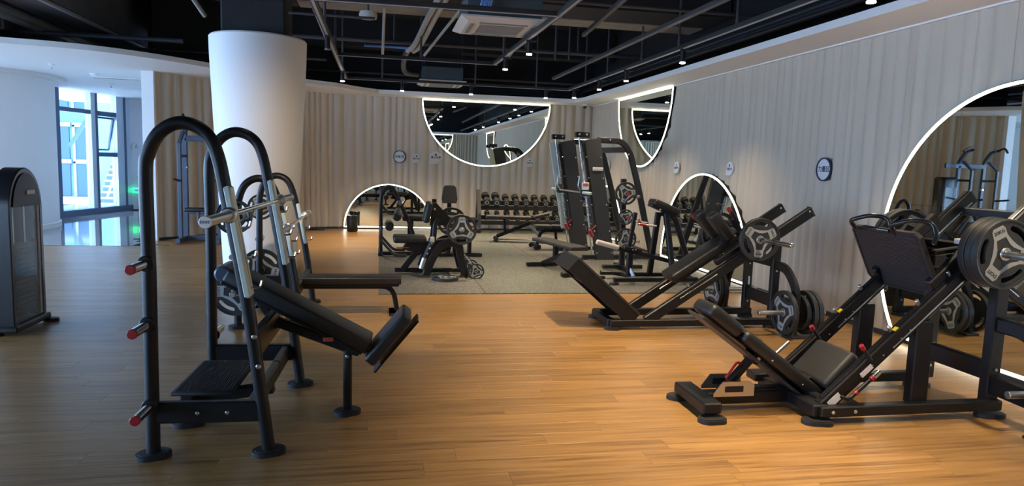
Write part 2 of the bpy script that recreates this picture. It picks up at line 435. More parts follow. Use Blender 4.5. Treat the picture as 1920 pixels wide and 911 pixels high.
flute_wall(wall_right, [(XR, YF), (XR, YB)], .09, .24, .042, panel=3.05, seed=3)
wall_back = back_wall('wall_back', [(XR, YB)] + CURVE)
flute_wall(wall_back, [(XR, YB)] + CURVE, .12, .27, .052, panel=2.44, seed=5)
wall_rear = back_wall('wall_rear', [(XL, YF), (XR, YF)])
flute_wall(wall_rear, [(XL, YF), (XR, YF)], .08, .2, .04, seed=9)
# partition end and its lobby side
pe = MB(); pe.span(-4.22, -4.015, 13.60, 23.0, -.012, ZS, .004)
struct(pe.build('wall_partition', 'white_paint', None, False))
for nm, pts, dpt in (('baseboard_right', [(XR, YF), (XR, YB)], .05), ('baseboard_back', [(XR - .06, YB), *CURVE], .055)):
    m = MB(); q = resample(pts, .3); vs_ = []; fs = []
    for i, p in enumerate(q):
        d = (q[min(i + 1, len(q) - 1)] - q[max(i - 1, 0)]).normalized(); nn = V(-d.y, d.x, 0)
        vs_ += [p, p + nn * dpt, p + nn * dpt + V(0, 0, .05), p + V(0, 0, .05)]
    for i in range(len(q) - 1):
        for j in range(4): fs.append([4 * i + j, 4 * i + 4 + j, 4 * i + 4 + (j + 1) % 4, 4 * i + (j + 1) % 4])
    m.add(vs_, fs); struct(m.build(nm, 'baseboard', None, False))
# white soffit ring with the open dark ceiling in its middle
INNER = [(4.42, -3.5), (4.42, 15.15), (4.33, 15.5), (4.0, 15.68), (0.3, 15.72), (-0.15, 15.62), (-0.55, 15.25), (-0.95, 14.75), (-1.5, 14.35), (-2.2, 13.5),
         (-2.88, 12.62), (-3.45, 11.9), (-4.04, 11.4), (-4.6, 11.15), (-5.22, 11.02), (-5.8, 10.8), (-6.3, 10.2), (-6.5, 9.2), (-6.5, -3.5)]
inner_s = [(p.x, p.y) for p in crom([(x, y, 0) for x, y in INNER[2:-1]], 4)]
inner_s = INNER[:2] + inner_s + [INNER[-1]]
me = flat_mesh('ceiling_soffit', [[(-9.2, -4.4), (5.2, -4.4), (5.2, 23.2), (-9.2, 23.2)], inner_s], .04)
so = finish('ceiling_soffit', me, 'soffit_paint', None, False); so.location = (0, 0, ZS + .04); struct(so)
sh = MB(); sh.box((-2.0, 9.4, ZC + .1), (14.6, 27.8, .2), 0); struct(sh.build('ceiling', 'ceiling_black', None, False))
for nm, a in (('wall_void_far', (-9.3, 5.2, 23.05, 23.2)), ('wall_void_left', (-9.3, -9.15, 14.3, 23.2)), ('wall_void_rear', (-9.3, 5.2, -4.5, -4.36))):
    struct(MB().span(*a, 3.06, ZC, 0).build(nm, 'ceiling_black', None, False))
struct(MB().span(XR - .062, XR, YF, YB - .06, ZS - .018, ZS, .003).build('trim_1', 'soffit_paint', None, False))
# soffit shadow line and shallow ring round the big column
# big white round column by the windows
cm = MB(); cm.lathe([(1.9, 0), (1.9, 3.05)], frame((-8.5, 15.6, -.01), (0, 0, 1)), 64); bigc = struct(cm.build('column_lobby', 'column_paint'))
cm = MB(); cm.lathe([(1.93, 0), (1.93, .1), (1.9, .11)], frame((-8.5, 15.6, 0), (0, 0, 1)), 64); cm.build('baseboard', 'soffit_paint', bigc)
cm = MB(); cm.lathe([(2.12, 0), (2.12, .06)], frame((-8.5, 15.6, 2.99), (0, 0, 1)), 64); cm.build('column_ring', 'soffit_paint', bigc)
# tapered white column
cm = MB(); cm.lathe([(.485, 0), (.50, .25), (.53, .9), (.58, 1.9), (.625, 2.9), (.632, 3.17), (.615, 3.19)], frame((-1.665, 10.2, 0), (0, 0, 1)), 64)
colw = struct(cm.build('column_tapered', 'column_paint'))
cm = MB(); cm.lathe([(.492, 0), (.497, .06), (.487, .065)], frame((-1.665, 10.2, 0), (0, 0, 1)), 64); cm.build('baseboard', 'soffit_paint', colw)
cm = MB(); cm.span(-2.07, -1.27, 9.8, 10.6, 3.1, ZC, .02); cm.build('column_core', 'concrete_dark', colw, False)

# left facade with a run of windows, daylight side of the room
fc = MB(); fc.span(XL - .2, XL, YF - .2, 14.4, -.012, .22, 0); fc.span(XL - .2, XL, YF - .2, 14.4, 2.92, ZC, 0)
wl = struct(fc.build('wall_left', 'white_paint', None, False))
ny = 10; y0, y1 = YF, 14.3; stp = (y1 - y0) / ny
win1 = struct(thing('window_1', 'long run of tall windows', 'window', (XL - .1, YF, 0)), None)
del win1['category']
set_org(XL - .1, YF)
for i in range(ny + 1):
    MB().span(XL - .14, XL - .04, y0 + i * stp - .04, y0 + i * stp + .04, .22, 2.92, .005).build('mullion', 'alu', win1)
for i in range(ny):
    MB().span(XL - .13, XL - .05, y0 + i * stp + .04, y0 + (i + 1) * stp - .04, 1.95, 2.02, .005).build('transom', 'alu', win1)
    MB().span(XL - .095, XL - .085, y0 + i * stp + .04, y0 + (i + 1) * stp - .04, .22, 1.95, 0).build('pane', 'glass', win1)
    MB().span(XL - .095, XL - .085, y0 + i * stp + .04, y0 + (i + 1) * stp - .04, 2.02, 2.92, 0).build('pane', 'glass', win1)
set_org(0, 0)
# lobby window seen past the round column
W0, W1 = V(-7.55, 18.2, 0), V(-6.88, 20.9, 0); wd = (W1 - W0); WLEN = wd.length; wd.normalize(); wn = V(-wd.y, wd.x, 0)
def wp(s, z, o=0.0): return W0 + wd * s + wn * o + V(0, 0, z)
win2 = struct(thing('window_2', 'tall lobby window', 'window', W0)); del win2['category']; set_org(*W0)
def wbar(s0, s1, z0, z1, o0, o1, name, material, par=None):
    m = MB(); q = [wp(s0, 0, o0), wp(s1, 0, o0), wp(s1, 0, o1), wp(s0, 0, o1)]
    m.add([p + V(0, 0, z0) for p in q] + [p + V(0, 0, z1) for p in q], [[3, 2, 1, 0], [4, 5, 6, 7], [0, 1, 5, 4], [1, 2, 6, 5], [2, 3, 7, 6], [3, 0, 4, 7]])
    return m.build(name, material, par or win2, False)
SM0, SM1, SR = 1.19, 1.40, 2.22
wbar(-.2, WLEN, -.01, .15, -.12, .14, 'window_sill', 'alu_dark')
wbar(-.06, .07, .15, 3.05, -.08, .08, 'jamb', 'alu_dark')
wbar(SM0, SM1, .15, 3.05, -.08, .08, 'mullion', 'alu'); wbar(SM1 - .045, SM1 + .02, .15, 3.05, -.1, -.08, 'mullion', 'alu_dark')
wbar(SR, SR + .30, .15, 3.05, -.08, .08, 'jamb', 'alu'); wbar(SR + .30, SR + .37, .15, 3.05, -.1, .08, 'jamb', 'alu_dark'); wbar(SR + .37, WLEN, .15, 3.05, -.08, .08, 'jamb', 'alu')
wbar(.07, SM0, 2.52, 2.62, -.07, .07, 'transom', 'alu_dark'); wbar(SM1, SR, 2.50, 2.62, -.07, .07, 'transom', 'alu_dark')
wbar(SM1, SR, 1.46, 1.57, -.07, .07, 'transom', 'alu_dark')
wbar(.07, SM0, .15, 2.52, -.006, .006, 'pane', 'glass'); wbar(.07, SM0, 2.62, 3.05, -.006, .006, 'pane', 'glass')
wbar(SM1, SR, .15, 1.46, -.006, .006, 'pane', 'glass'); wbar(SM1, SR, 1.57, 2.50, -.006, .006, 'pane', 'glass'); wbar(SM1, SR, 2.62, 3.05, -.006, .006, 'pane', 'glass')
# hopper sash tilted open in the second bay
hs = MB(); a, b = wp(SM1 + .02, 2.46, .02), wp(SR - .02, 2.46, .02); c, d = wp(SM1 + .02, 1.64, .16), wp(SR - .02, 1.64, .16)
for p, q in ((a, b), (c, d), (a, c), (b, d)): hs.beam(p, q, .045, .05, r=.004)
hs.build('sash', 'alu_dark', win2)
# diagonal stay outside the first bay
set_org(0, 0)
# walls closing the lobby
for nm, p, q in (('wall_lobby_far', (-6.88, 20.9), (-4.0, 23.0)), ('wall_lobby_side', (-8.6, 14.3), (-7.58, 18.1))):
    P, Q = V(*p, 0), V(*q, 0); m = MB(); F = frame((P + Q) / 2 + V(0, 0, 1.5), Q - P); m.box((0, .08, 0), ((Q - P).length, .16, 3.1), 0, 1, F)
    struct(m.build(nm, 'facade_paint', None, False))

# ------------------------------------------------------------------ outside the lobby window
og = MB(); og.box((-24, 32, -1.0), (30.5, 70, .2), 0); struct(og.build('ground_outside', 'outside_white', None, False))
bd = thing('neighbour_building', 'white building with blue glazing outside the lobby window', 'building', (-20.5, 38, -.9)); set_org(-20.5, 38, -.9)
m = MB(); m.span(-27, -13.9, 38, 44, -.9, 12, .02); m.build('wall', 'outside_blue', bd, False)
for zz in (-.65, 1.15, 3.6):
    for xx in (-17.0, -15.5, -14.45):
        w_ = MB().span(xx - .42, xx + .38, 37.93, 38.0, zz, zz + 1.6, .01).build('window', 'outside_glass', bd, False)
        MB().span(xx - .50, xx - .40, 37.88, 37.94, zz, zz + 1.7, 0).build('mullion', 'outside_frame', w_, False)
        MB().span(xx - .5, xx + .45, 37.88, 37.94, zz + 1.6, zz + 1.8, 0).build('transom', 'outside_frame', w_, False)
MB().span(-27, -13.8, 37.5, 38.0, -.9, -.7, .02).build('plinth', 'outside_white', bd, False)
m = MB(); m.beam((-12.0, 32, 3.0), (-12.75, 32, 1.75), .10, .14); m.build('brace', 'outside_tread', bd, False)
st = thing('outdoor_staircase', 'open outdoor staircase with dark risers beyond the lobby window', 'staircase', (-11.2, 31, -.9)); set_org(-11.2, 31, -.9)
for k in range(11):
    MB().span(-11.42 - .02 * k, -10.75 - .02 * k, 31 + .28 * k, 31.04 + .28 * k, -.75 + .23 * k, -.59 + .23 * k, .0).build('riser', 'outside_tread', st, False)
    MB().span(-11.42 - .02 * k, -10.75 - .02 * k, 31.02 + .28 * k, 31.32 + .28 * k, -.59 + .23 * k, -.53 + .23 * k, .0).build('tread', 'outside_white', st, False)
m = MB(); m.beam((-11.0, 30.9, -.3), (-11.2, 34.2, 2.5), .06, .06); m.build('handrail', 'outside_white', st, False)
set_org(0, 0)

# ------------------------------------------------------------------ rubber mat laid in rolls
mt = thing('rubber_mat', 'dark speckled rubber gym mat laid over the wood floor', 'mat', (2.5, 12.3, 0)); set_org(2.5, 12.3)
xs = [-0.02, 1.28, 2.58, 3.88, 4.995]
for i in range(4):
    MB().span(xs[i] + .002, xs[i + 1] - .002, 8.33, 16.38, 0, .012, .003).build('mat_roll', 'mat_rubber_green' if i == 1 else 'mat_rubber', mt, False)
set_org(0, 0)

# ------------------------------------------------------------------ mirrors with lit rims
def inset(poly, d):
    n = len(poly); out = []
    A = sum(poly[i][0] * poly[(i + 1) % n][1] - poly[(i + 1) % n][0] * poly[i][1] for i in range(n)); sg = 1 if A > 0 else -1
    for i in range(n):
        a, b, c = Vector(poly[i - 1]), Vector(poly[i]), Vector(poly[(i + 1) % n]); e0 = (b - a).normalized(); e1 = (c - b).normalized()
        n0, n1 = Vector((-e0.y, e0.x)) * sg, Vector((-e1.y, e1.x)) * sg; m = (n0 + n1); m = m / max(.5, m.dot(n0)) 
        q = b + m * d; out.append((q.x, q.y))
    return out
def half_poly(r, up, n=72): return circ(r, n, 0 if up else math.pi, math.pi if up else 2 * math.pi, end=True)
def mirror(label, origin, ex, nrm, poly, strip_closed=True, panes=None, depth=.075):
    # poly in (ex, z) about origin; nrm points into the room
    root = thing('mirror', label, 'mirror', origin); ex = Vector(ex); nrm = Vector(nrm); ez = V(0, 0, 1)
    def fr(d): return Matrix(((ex.x, ez.x, nrm.x, nrm.x * d), (ex.y, ez.y, nrm.y, nrm.y * d), (ex.z, ez.z, nrm.z, nrm.z * d), (0, 0, 0, 1)))
    if ex.cross(ez).dot(nrm) < 0: poly = [(-x, y) for x, y in poly][::-1]; ex = -ex
    b = MB(); b.prism(inset(poly, .004), fr(depth / 2), depth - .012); b.build('backing', 'black_paint', root, False)
    for pn in (panes or [poly]):
        if ex.cross(ez).dot(nrm) < 0: pass
        g = MB(); g.prism(pn, fr(depth), .006); g.build('mirror_glass', 'mirror', root, False)
    s = MB(); pts = [fr(depth + .005) @ V(x, y, 0) for x, y in inset(poly, .021)]
    s.sweep(pts, [(.005, -.0125), (.005, .0125), (-.005, .0125), (-.005, -.0125)], tuple(nrm), False, True)
    s.build('light_strip', 'led', root, False)
    return root
mirror('half disc mirror hung flat side up on the back wall, lit rim', (2.43, YB, 3.045), (1, 0, 0), (0, -1, 0), [(x, y) for x, y in half_poly(1.53, False)])
mirror('low half disc mirror on the floor line beside the black bin', (.18, YB, .03), (1, 0, 0), (0, -1, 0), half_poly(1.03, True))
mirror('half disc mirror hung flat side up on the side wall', (XR, 12.98, 3.045), (0, 1, 0), (-1, 0, 0), half_poly(1.43, False))
mirror('arched floor mirror with lit rim behind the hack squat machine', (XR, 10.2, .03), (0, 1, 0), (-1, 0, 0), half_poly(1.53, True))
mirror('small arched floor mirror behind the upright cable smith machine', (XR, 14.98, .03), (0, 1, 0), (-1, 0, 0), half_poly(1.17, True))
# the large round one, cut flat at the floor, in four panes
def clip_poly(poly, f):
    out = []
    for i in range(len(poly)):
        a, b = poly[i], poly[(i + 1) % len(poly)]; fa, fb = f(a), f(b)
        if fa >= 0: out.append(a)
        if fa * fb < 0:
            t = fa / (fa - fb); out.append((a[0] + (b[0] - a[0]) * t, a[1] + (b[1] - a[1]) * t))
    return out
big = clip_poly(circ(1.476, 150), lambda p: p[1] + .885)
gap = .0012; vx, hz = .62, .42
panes = [clip_poly(clip_poly(big, lambda p: sx * (p[0] + vx) - gap), lambda p: sz * (p[1] - hz) - gap) for sx in (1, -1) for sz in (1, -1)]
mirror('large round floor mirror in four panes behind the leg press', (XR, 4.70, .921), (0, 1, 0), (-1, 0, 0), big, panes=panes)
# twins on the walls behind the camera
mirror('half disc mirror on the entrance side wall', (2.2, YF, 3.045), (1, 0, 0), (0, 1, 0), half_poly(1.5, False))
mirror('half disc mirror on the side wall near the entrance side corner', (XR, .4, 3.045), (0, 1, 0), (-1, 0, 0), half_poly(1.2, False))

# ------------------------------------------------------------------ wall signs
def sign(label, origin, ex, nrm, kind, r, lines, material='sign_beige', stand=.05):
    root = thing('wall_sign', label, 'sign', origin); ex = Vector(ex); nrm = Vector(nrm)
    if ex.cross(V(0, 0, 1)).dot(nrm) < 0: ex = -ex
    def fr(d): return Matrix(((ex.x, 0, nrm.x, nrm.x * d), (ex.y, 0, nrm.y, nrm.y * d), (0, 1, 0, 0), (0, 0, 0, 1)))
    poly = circ(r, 40) if kind == 'round' else circ(r, 30, -math.pi / 2, math.pi, end=True) + [(-r, -r)]
    MB().prism(poly, fr(stand), .02).build('plate', material, root, False)
    MB().cyl(nrm * .0, nrm * (stand - .008), r * .45).build('standoff', 'black_paint', root)
    if kind == 'round':
        m = MB(); m.sweep([fr(stand + .004) @ V(x, y, 0) for x, y in circ(r, 40)], [(.016, -.008), (.016, .008), (-.016, .008), (-.016, -.008)], tuple(nrm), False, True); m.build('rim', 'sign_ink', root)
    else:
        MB().prism(circ(r * .16, 12, c=(0, r * .42)), fr(stand + .0105), .002).build('pictogram', 'sign_ink', root, False)
    for (txt, size, y) in lines:
        me = text_mesh(txt, size); o = finish('lettering', me, 'sign_ink', root, False); o.matrix_local = fr(stand + .011) @ TR(0, y)
    return root
sign('round white sign reading 力量区 on the side wall', (XR, 7.21, 1.655), (0, 1, 0), (-1, 0, 0), 'round', .128, [('力量区', .072, 0)], 'sign_white')
sign('teardrop white sign on the side wall above the hack squat arch', (XR, 9.42, 1.64), (0, 1, 0), (-1, 0, 0), 'drop', .10, [('注意安全', .04, -.01)], 'sign_white')
sign('teardrop white sign on the side wall between two lit mirrors', (XR, 11.29, 1.636), (0, 1, 0), (-1, 0, 0), 'drop', .10, [('请勿攀爬', .04, -.01)], 'sign_white')
sign('small teardrop sign on the side wall seen through the smith machine', (XR, 15.0, 1.64), (0, 1, 0), (-1, 0, 0), 'drop', .12, [('安全', .05, -.01)], 'sign_beige')
sign('round sign with dark rim on the back wall', (.41, YB, 1.69), (1, 0, 0), (0, -1, 0), 'round', .135, [('无氧区', .075, 0)], 'sign_white')
sign('small teardrop sign beside the round sign on the back wall', (.80, YB, 1.67), (1, 0, 0), (0, -1, 0), 'drop', .108, [('器械归位', .042, -.015)])
sign('larger teardrop sign under the hanging half disc mirror', (1.25, YB, 1.70), (1, 0, 0), (0, -1, 0), 'drop', .148, [('禁止吸烟', .058, .0)])
sign('teardrop sign on the back wall above the dumbbell rack', (3.50, YB, 1.655), (1, 0, 0), (0, -1, 0), 'drop', .108, [('轻拿轻放', .042, -.015)])
ldir = (V(-4.0, 23.0, 0) - V(-6.88, 20.9, 0)).normalized()
sign('white teardrop sign on the far lobby wall', tuple(V(-6.715, 21.02, 1.75)), tuple(ldir), (ldir.y, -ldir.x, 0), 'drop', .10, [('安全', .045, -.015)], 'sign_white')
# standing exit sign in the lobby
ex = thing('exit_sign_stand', 'green glowing exit sign on a thin black stand in the lobby', 'sign', (-6.66, 20.9, 0)); set_org(-6.66, 20.9)
m = MB(); m.tube(fillet([(-6.63, 20.9, .02), (-6.63, 20.9, .95), (-6.5, 20.9, .95)], .03), .016); m.box((-6.6, 20.86, .012), (.3, .2, .024)); m.build('stand', 'black_paint', ex)
m = MB(); m.box((-6.66, 20.86, .55), (.24, .05, .15), .01); m.build('light_box', 'exit_green', ex)
m = MB(); m.prism([(-.05, .02), (.0, .02), (.0, .05), (.06, 0), (.0, -.05), (.0, -.02), (-.05, -.02)], frame((-6.66, 20.832, .55), (1, 0, 0), (0, -1, 0)), .004); m.build('arrow', 'sign_white', ex)
set_org(0, 0)
# bin by the low mirror
bn = thing('waste_bin', 'short black cylindrical bin in front of the low back wall mirror', 'bin', (-.62, 15.75, 0)); set_org(-.62, 15.75)
MB().lathe([(.105, 0), (.118, .02), (.125, .30), (.12, .31)], frame((-.62, 15.75, 0), (0, 0, 1)), 28).build('body', 'black_paint', bn)
MB().lathe([(.128, 0), (.128, .045), (.11, .06), (.06, .062)], frame((-.62, 15.75, .305), (0, 0, 1)), 28).build('lid', 'black_gloss', bn)
set_org(0, 0)
cc = thing('security_camera', 'small white dome camera under the soffit corner', 'camera', (4.72, 16.05, ZS)); set_org(4.72, 16.05, ZS)
MB().lathe([(.075, 0), (.07, .04), (.05, .06)], frame((4.72, 16.05, ZS), (0, 0, -1)), 20).build('base', 'sign_white', cc)
MB().lathe([(.05, 0), (.045, .02), (.03, .04), (.005, .05)], frame((4.70, 16.02, ZS - .05), (-.3, -.4, -1)), 16).build('lens_dome', 'dark_screen', cc)
set_org(0, 0)

# ------------------------------------------------------------------ weight plates
PLATE = None
def make_plate():
    root = thing('weight_plate', 'plate', 'weight plate')
    def slot(a, r0=.118, r1=.19, w=.45):
        # a curved grip slot between two radii
        rm = .168; hw = .021; out = []
        a0, a1 = a - .40, a + .40
        for i in range(9): t = a0 + (a1 - a0) * i / 8; out.append(((rm + hw) * math.cos(t), (rm + hw) * math.sin(t)))
        c = (rm * math.cos(a1), rm * math.sin(a1))
        for i in range(1, 5): t = a1 + math.pi * i / 5; out.append((c[0] + hw * math.cos(t), c[1] + hw * math.sin(t)))
        for i in range(9): t = a1 - (a1 - a0) * i / 8; out.append(((rm - hw) * math.cos(t), (rm - hw) * math.sin(t)))
        c = (rm * math.cos(a0), rm * math.sin(a0))
        for i in range(1, 5): t = a0 + math.pi + math.pi * i / 5; out.append((c[0] + hw * math.cos(t), c[1] + hw * math.sin(t)))
        return out
    holes = [slot(R(30 + 120 * k)) for k in range(3)]
    me = flat_mesh('body', [circ(.222, 64), circ(.027, 24)] + holes, .012, .003); finish('body', me, 'plate_rubber', root)
    m = MB(); F = frame((0, 0, 0), (0, 0, 1)); m.lathe([(.205, .010), (.209, .021), (.220, .024), (.2265, .018), (.2265, -.018), (.220, -.024), (.209, -.021), (.205, -.010)], F, 64, False); m.build('rim', 'plate_rubber', root)
    m = MB(); m.lathe([(.0255, -.019), (.040, -.019), (.043, -.012), (.043, .018), (.040, .022), (.0255, .022), (.0255, -.019)], F, 28, False); m.build('hub', 'satin_steel', root)
    # three-armed grey emblem: arms at 90, 210, 330 degrees
    def arm(k):
        a = R(90 + 120 * k); c, s = math.cos(a), math.sin(a)
        loc = [(.118, -.052), (.168, -.050), (.187, -.036), (.187, .036), (.168, .050), (.118, .052)]
        return [(x * c - y * s, x * s + y * c) for x, y in loc] + [(.100 * math.cos(a + R(60) + d), .100 * math.sin(a + R(60) + d)) for d in (-.24, .24)]
    loop = []; inner = []
    for k in range(3):
        loop += arm(k); a = R(90 + 120 * k); c, s = math.cos(a), math.sin(a)
        inner += [(x * c - y * s, x * s + y * c) for x, y in ((.108, -.036), (.108, .036))] + [(.070 * math.cos(a + R(60) + d), .070 * math.sin(a + R(60) + d)) for d in (-.27, .27)]
    me = flat_mesh('emblem', [loop, inner], .0012); move_mesh(me, TR(0, 0, .0165)); em = finish('emblem', me, 'emblem', root, False)
    items = []
    for k, tx in enumerate(('20KG', 'DOIT', '44LB')):
        items.append((text_mesh(tx, .034), RZ(R(120 * k)) @ TR(0, .152, .0182)))
    finish('lettering', join_meshes('lettering', items), 'lettering', em, False)
    return root
def place_plate(loc, axis, spin, scale, label, group=None, first=[True]):
    global PLATE
    if PLATE is None: PLATE = make_plate(); o = PLATE
    else: o = dup(PLATE)
    axis = Vector(axis).normalized(); up = V(0, 0, 1) if abs(axis.z) < .95 else V(0, 1, 0)
    x = up.cross(axis).normalized(); y = axis.cross(x)
    Mx = Matrix(((x.x, y.x, axis.x, 0), (x.y, y.y, axis.y, 0), (x.z, y.z, axis.z, 0), (0, 0, 0, 1))) @ RZ(spin)
    o.rotation_mode = 'QUATERNION'; o.rotation_quaternion = Mx.to_quaternion(); o.location = loc; o.scale = (scale, scale, scale if scale > .8 else scale * 1.15)
    o['label'] = label
    if group: o['group'] = group
    elif 'group' in o: del o['group']
    return o

def foot_pad(m, x, y, lx=.17, ly=.11, rot=0.0, h=.026):
    # flat stadium shaped rubber foot
    pts = circ(ly / 2, 10, -math.pi / 2, math.pi / 2, c=((lx - ly) / 2, 0), end=True) + circ(ly / 2, 10, math.pi / 2, 3 * math.pi / 2, c=(-(lx - ly) / 2, 0), end=True)
    F = TR(x, y, h / 2) @ RZ(rot); m.prism(pts, F, h)
    m.prism([(a * .88, b * .88) for a, b in pts], TR(x, y, h + .003) @ RZ(rot), .006)
def bolt(parent, p, n, r=.011):
    n = Vector(n).normalized(); m = MB(); m.lathe([(r, 0), (r, r * .45), (r * .7, r * .75), (.001, r * .8)], frame(Vector(p), n), 10); m.build('bolt', 'bolt_steel', parent)
def pad(p0, p1, width, thick, up=(0, 0, 1), r=.03, seg=4):
    m = MB(); m.beam(p0, p1, width, thick, up, r, seg); return m
def storage_peg(parent, p, d, l=.2, capmat='red', r=.024, flange=.042):
    p = Vector(p); d = Vector(d).normalized(); m = MB(); m.cyl(p, p + d * (l - .012), r, seg=18); o = m.build('storage_peg', 'chrome', parent)
    m = MB(); m.cyl(p, p + d * .022, flange, flange * .95, 20, .004); m.build('flange', 'black_paint', o)
    m = MB(); m.cyl(p + d * (l - .014), p + d * (l + .004), r + .001, seg=18, cap=.003); m.build('end_cap', capmat, o)
    return o

# ------------------------------------------------------------------ barbell
def barbell(label, c, length=2.2, rotz=0.0, lettering=True):
    root = thing('barbell', label, 'barbell', c, rotz); set_org(0, 0)
    h = length / 2; m = MB(); m.cyl((0, -h + .42, 0), (0, h - .42, 0), .0145, seg=16); m.build('shaft', 'chrome', root)
    for s in (-1, 1):
        q = MB(); q.lathe([(.0245, 0), (.0245, .40)], frame((0, s * (h - .41), 0), (0, s, 0)), 22); sl = q.build('sleeve', 'satin_steel', root)
        q = MB(); q.lathe([(.022, -.05), (.030, -.045), (.030, -.02), (.041, -.018), (.041, .012), (.033, .02), (.0245, .021)], frame((0, s * (h - .41), 0), (0, s, 0)), 24, True); q.build('collar', 'satin_steel', sl)
        q = MB(); q.lathe([(.0275, 0), (.0285, .004), (.0285, .018), (.026, .022)], frame((0, s * (h - .02), 0), (0, s, 0)), 24); q.build('end_cap', 'sticker', sl)
        if lettering and s < 0:
            me = text_mesh('DOIT', .018, .0003); o = finish('lettering', me, 'lettering', sl, False); o.matrix_local = TR(0, -h - .0025, 0) @ Matrix.Rotation(R(90), 4, 'X')
    return root

# ------------------------------------------------------------------ racked press benches (hoop frames)
def hoop_frame(root, y, prof, side, bar_z, guard, pegs, pegmat):
    P = crom([(x, y, z) for x, z in prof], 5)
    m = MB(); m.tube(P, .040, 16, up=(0, 1, 0), rb=.034); m.build('hoop_post', 'black_paint', root)
    xr, xf = prof[0][0], prof[-1][0]
    m = MB(); m.beam((xr, y, .245), (xf - .02, y, .245), .05, .115, r=.01); m.build('side_rail', 'black_paint', root)
    for bx in (-.06, .09): bolt(root, (bx, y + side * .026, .245), (0, side, 0))
    for fx in (xr, xf):
        m = MB(); foot_pad(m, fx, y, .175, .12, R(20)); m.build('foot', 'rubber', root)
    # pale bar guard along the front post
    (x0, z0), (x1, z1) = guard; d = V(x1 - x0, 0, z1 - z0).normalized(); nn = V(-d.z, 0, d.x); nn = nn if nn.x > 0 else -nn
    m = MB(); m.beam(V(x0, y, z0) + nn * .017, V(x1, y, z1) + nn * .017, .090, .040, tuple(nn), .010); gd = m.build('bar_guard', 'guard', root)
    for k in range(3):
        t = .38 + .27 * k; p = V(x0, y, z0).lerp(V(x1, y, z1), t) + nn * .03
        m = MB(); m.tube(fillet([p, p + nn * .055 + V(0, 0, -.005), p + nn * .062 + V(0, 0, .028)], .02, 4), .0075, 8); m.build('bar_hook', 'chrome', gd)
    for z in pegs: storage_peg(root, (xr, y + side * .03, z), (0, side, 0), .215, pegmat)
# incline bench
ib = thing('incline_bench', 'black incline press bench with ribbed spotter step and red-capped pegs', 'bench', (-.86, 4.37, 0), R(-1.8)); set_org(0, 0)
profA = [(-.29, .025), (-.29, .5), (-.288, 1.0), (-.292, 1.48), (-.275, 1.60), (-.222, 1.70), (-.14, 1.752), (-.05, 1.742), (.018, 1.685), (.058, 1.585), (.088, 1.43), (.132, 1.19), (.206, .737), (.295, .025)]
for s in (-1, 1): hoop_frame(ib, s * .58, profA, s, 1.3, ((.085, 1.44), (.185, .86)), (1.04, .725, .29) if s < 0 else (.80, .36), 'red' if s < 0 else 'satin_steel')
m = MB(); m.beam((.225, -.58, .60), (.225, .58, .60), .05, .15, r=.01); m.build('front_crossbeam', 'black_paint', ib)
m = MB(); m.box((.252, .12, .60), (.003, .2, .07), .001); m.build('sticker', 'sticker', ib)
for z in (.66, .50): bolt(ib, (.255 if z < .6 else .235, -.628, z), (0, -1, 0), .014)
m = MB(); m.beam((.20, .18, .245), (.20, -.58, .245), .05, .1, r=.01); m.beam((.2, .58, .245), (.2, .18, .245), .05, .1, r=.01); m.build('lower_crossbeam', 'black_paint', ib)
m = MB(); m.beam((-.25, -.05, .13), (.23, -.05, .2), .06, .07, r=.008); m.beam((-.245, -.13, .02), (-.245, -.13, .235), .075, .075); m.beam((-.10, .05, .12), (-.10, .05, .24), .07, .07); m.build('step_support', 'black_paint', ib)
m = MB(); foot_pad(m, -.245, -.13, .18, .12, R(15)); m.build('foot', 'rubber', ib)
pt = MB(); pt.box((-.115, .005, .252), (.34, .66, .022), .01, 2); po = pt.build('step_plate', 'rubber', ib)
rb = MB()
for k in range(22): rb.box((-.262 + k * .0140, .005, .2645), (.0055, .60, .005), .001)
rbo = rb.build('tread_ribs', 'panel_grey', po, False); rbo['kind'] = 'stuff'
bk = pad((-.03, 0, .905), (.80, 0, .455), .27, .085, (0, 0, 1), .016, 3).build('back_pad', 'leather', ib)
m = MB(); m.beam((-.03, 0, .905), (.78, 0, .466), .255, .02, off=-.05, r=.004); m.build('pad_board', 'black_paint', bk)
m = MB(); m.cyl((-.045, -.12, .905), (-.045, .12, .905), .05, seg=20, cap=.012); m.build('pad_roll', 'case_blue', bk)
m = MB(); m.beam((.18, 0, .62), (.74, 0, .40), .05, .06, r=.008); m.beam((.22, 0, .60), (.1, 0, .80), .05, .05); m.build('spine_beam', 'black_paint', ib)
m = MB(); m.box((.56, -.13, .515), (.06, .012, .025), .002, 1, None); m.build('sticker', 'sticker_red', ib)
m = MB(); m.beam((.665, 0, .02), (.665, 0, .44), .055, .055, r=.02, seg=2); m.build('front_leg', 'black_paint', ib)
m = MB(); foot_pad(m, .665, 0, .17, .12, R(25)); m.build('foot', 'rubber', ib)
bolt(ib, (.665, -.03, .38), (0, -1, 0))
st_ = pad((.80, 0, .37), (1.035, 0, .655), .34, .075, (-1, 0, 1), .018, 3).build('seat', 'leather', ib)
m = MB(); m.beam((.80, 0, .32), (1.065, 0, .645), .20, .016, (-1, 0, 1), off=-.042, r=.004); m.build('seat_board', 'black_paint', st_)
m = MB(); m.cyl((.70, 0, .43), (.83, 0, .375), .017, seg=14); m.build('seat_slide', 'chrome', ib)
barbell('chrome barbell lying on the incline bench rack', (-.722, 4.37, 1.30), 2.2, R(-2.4))
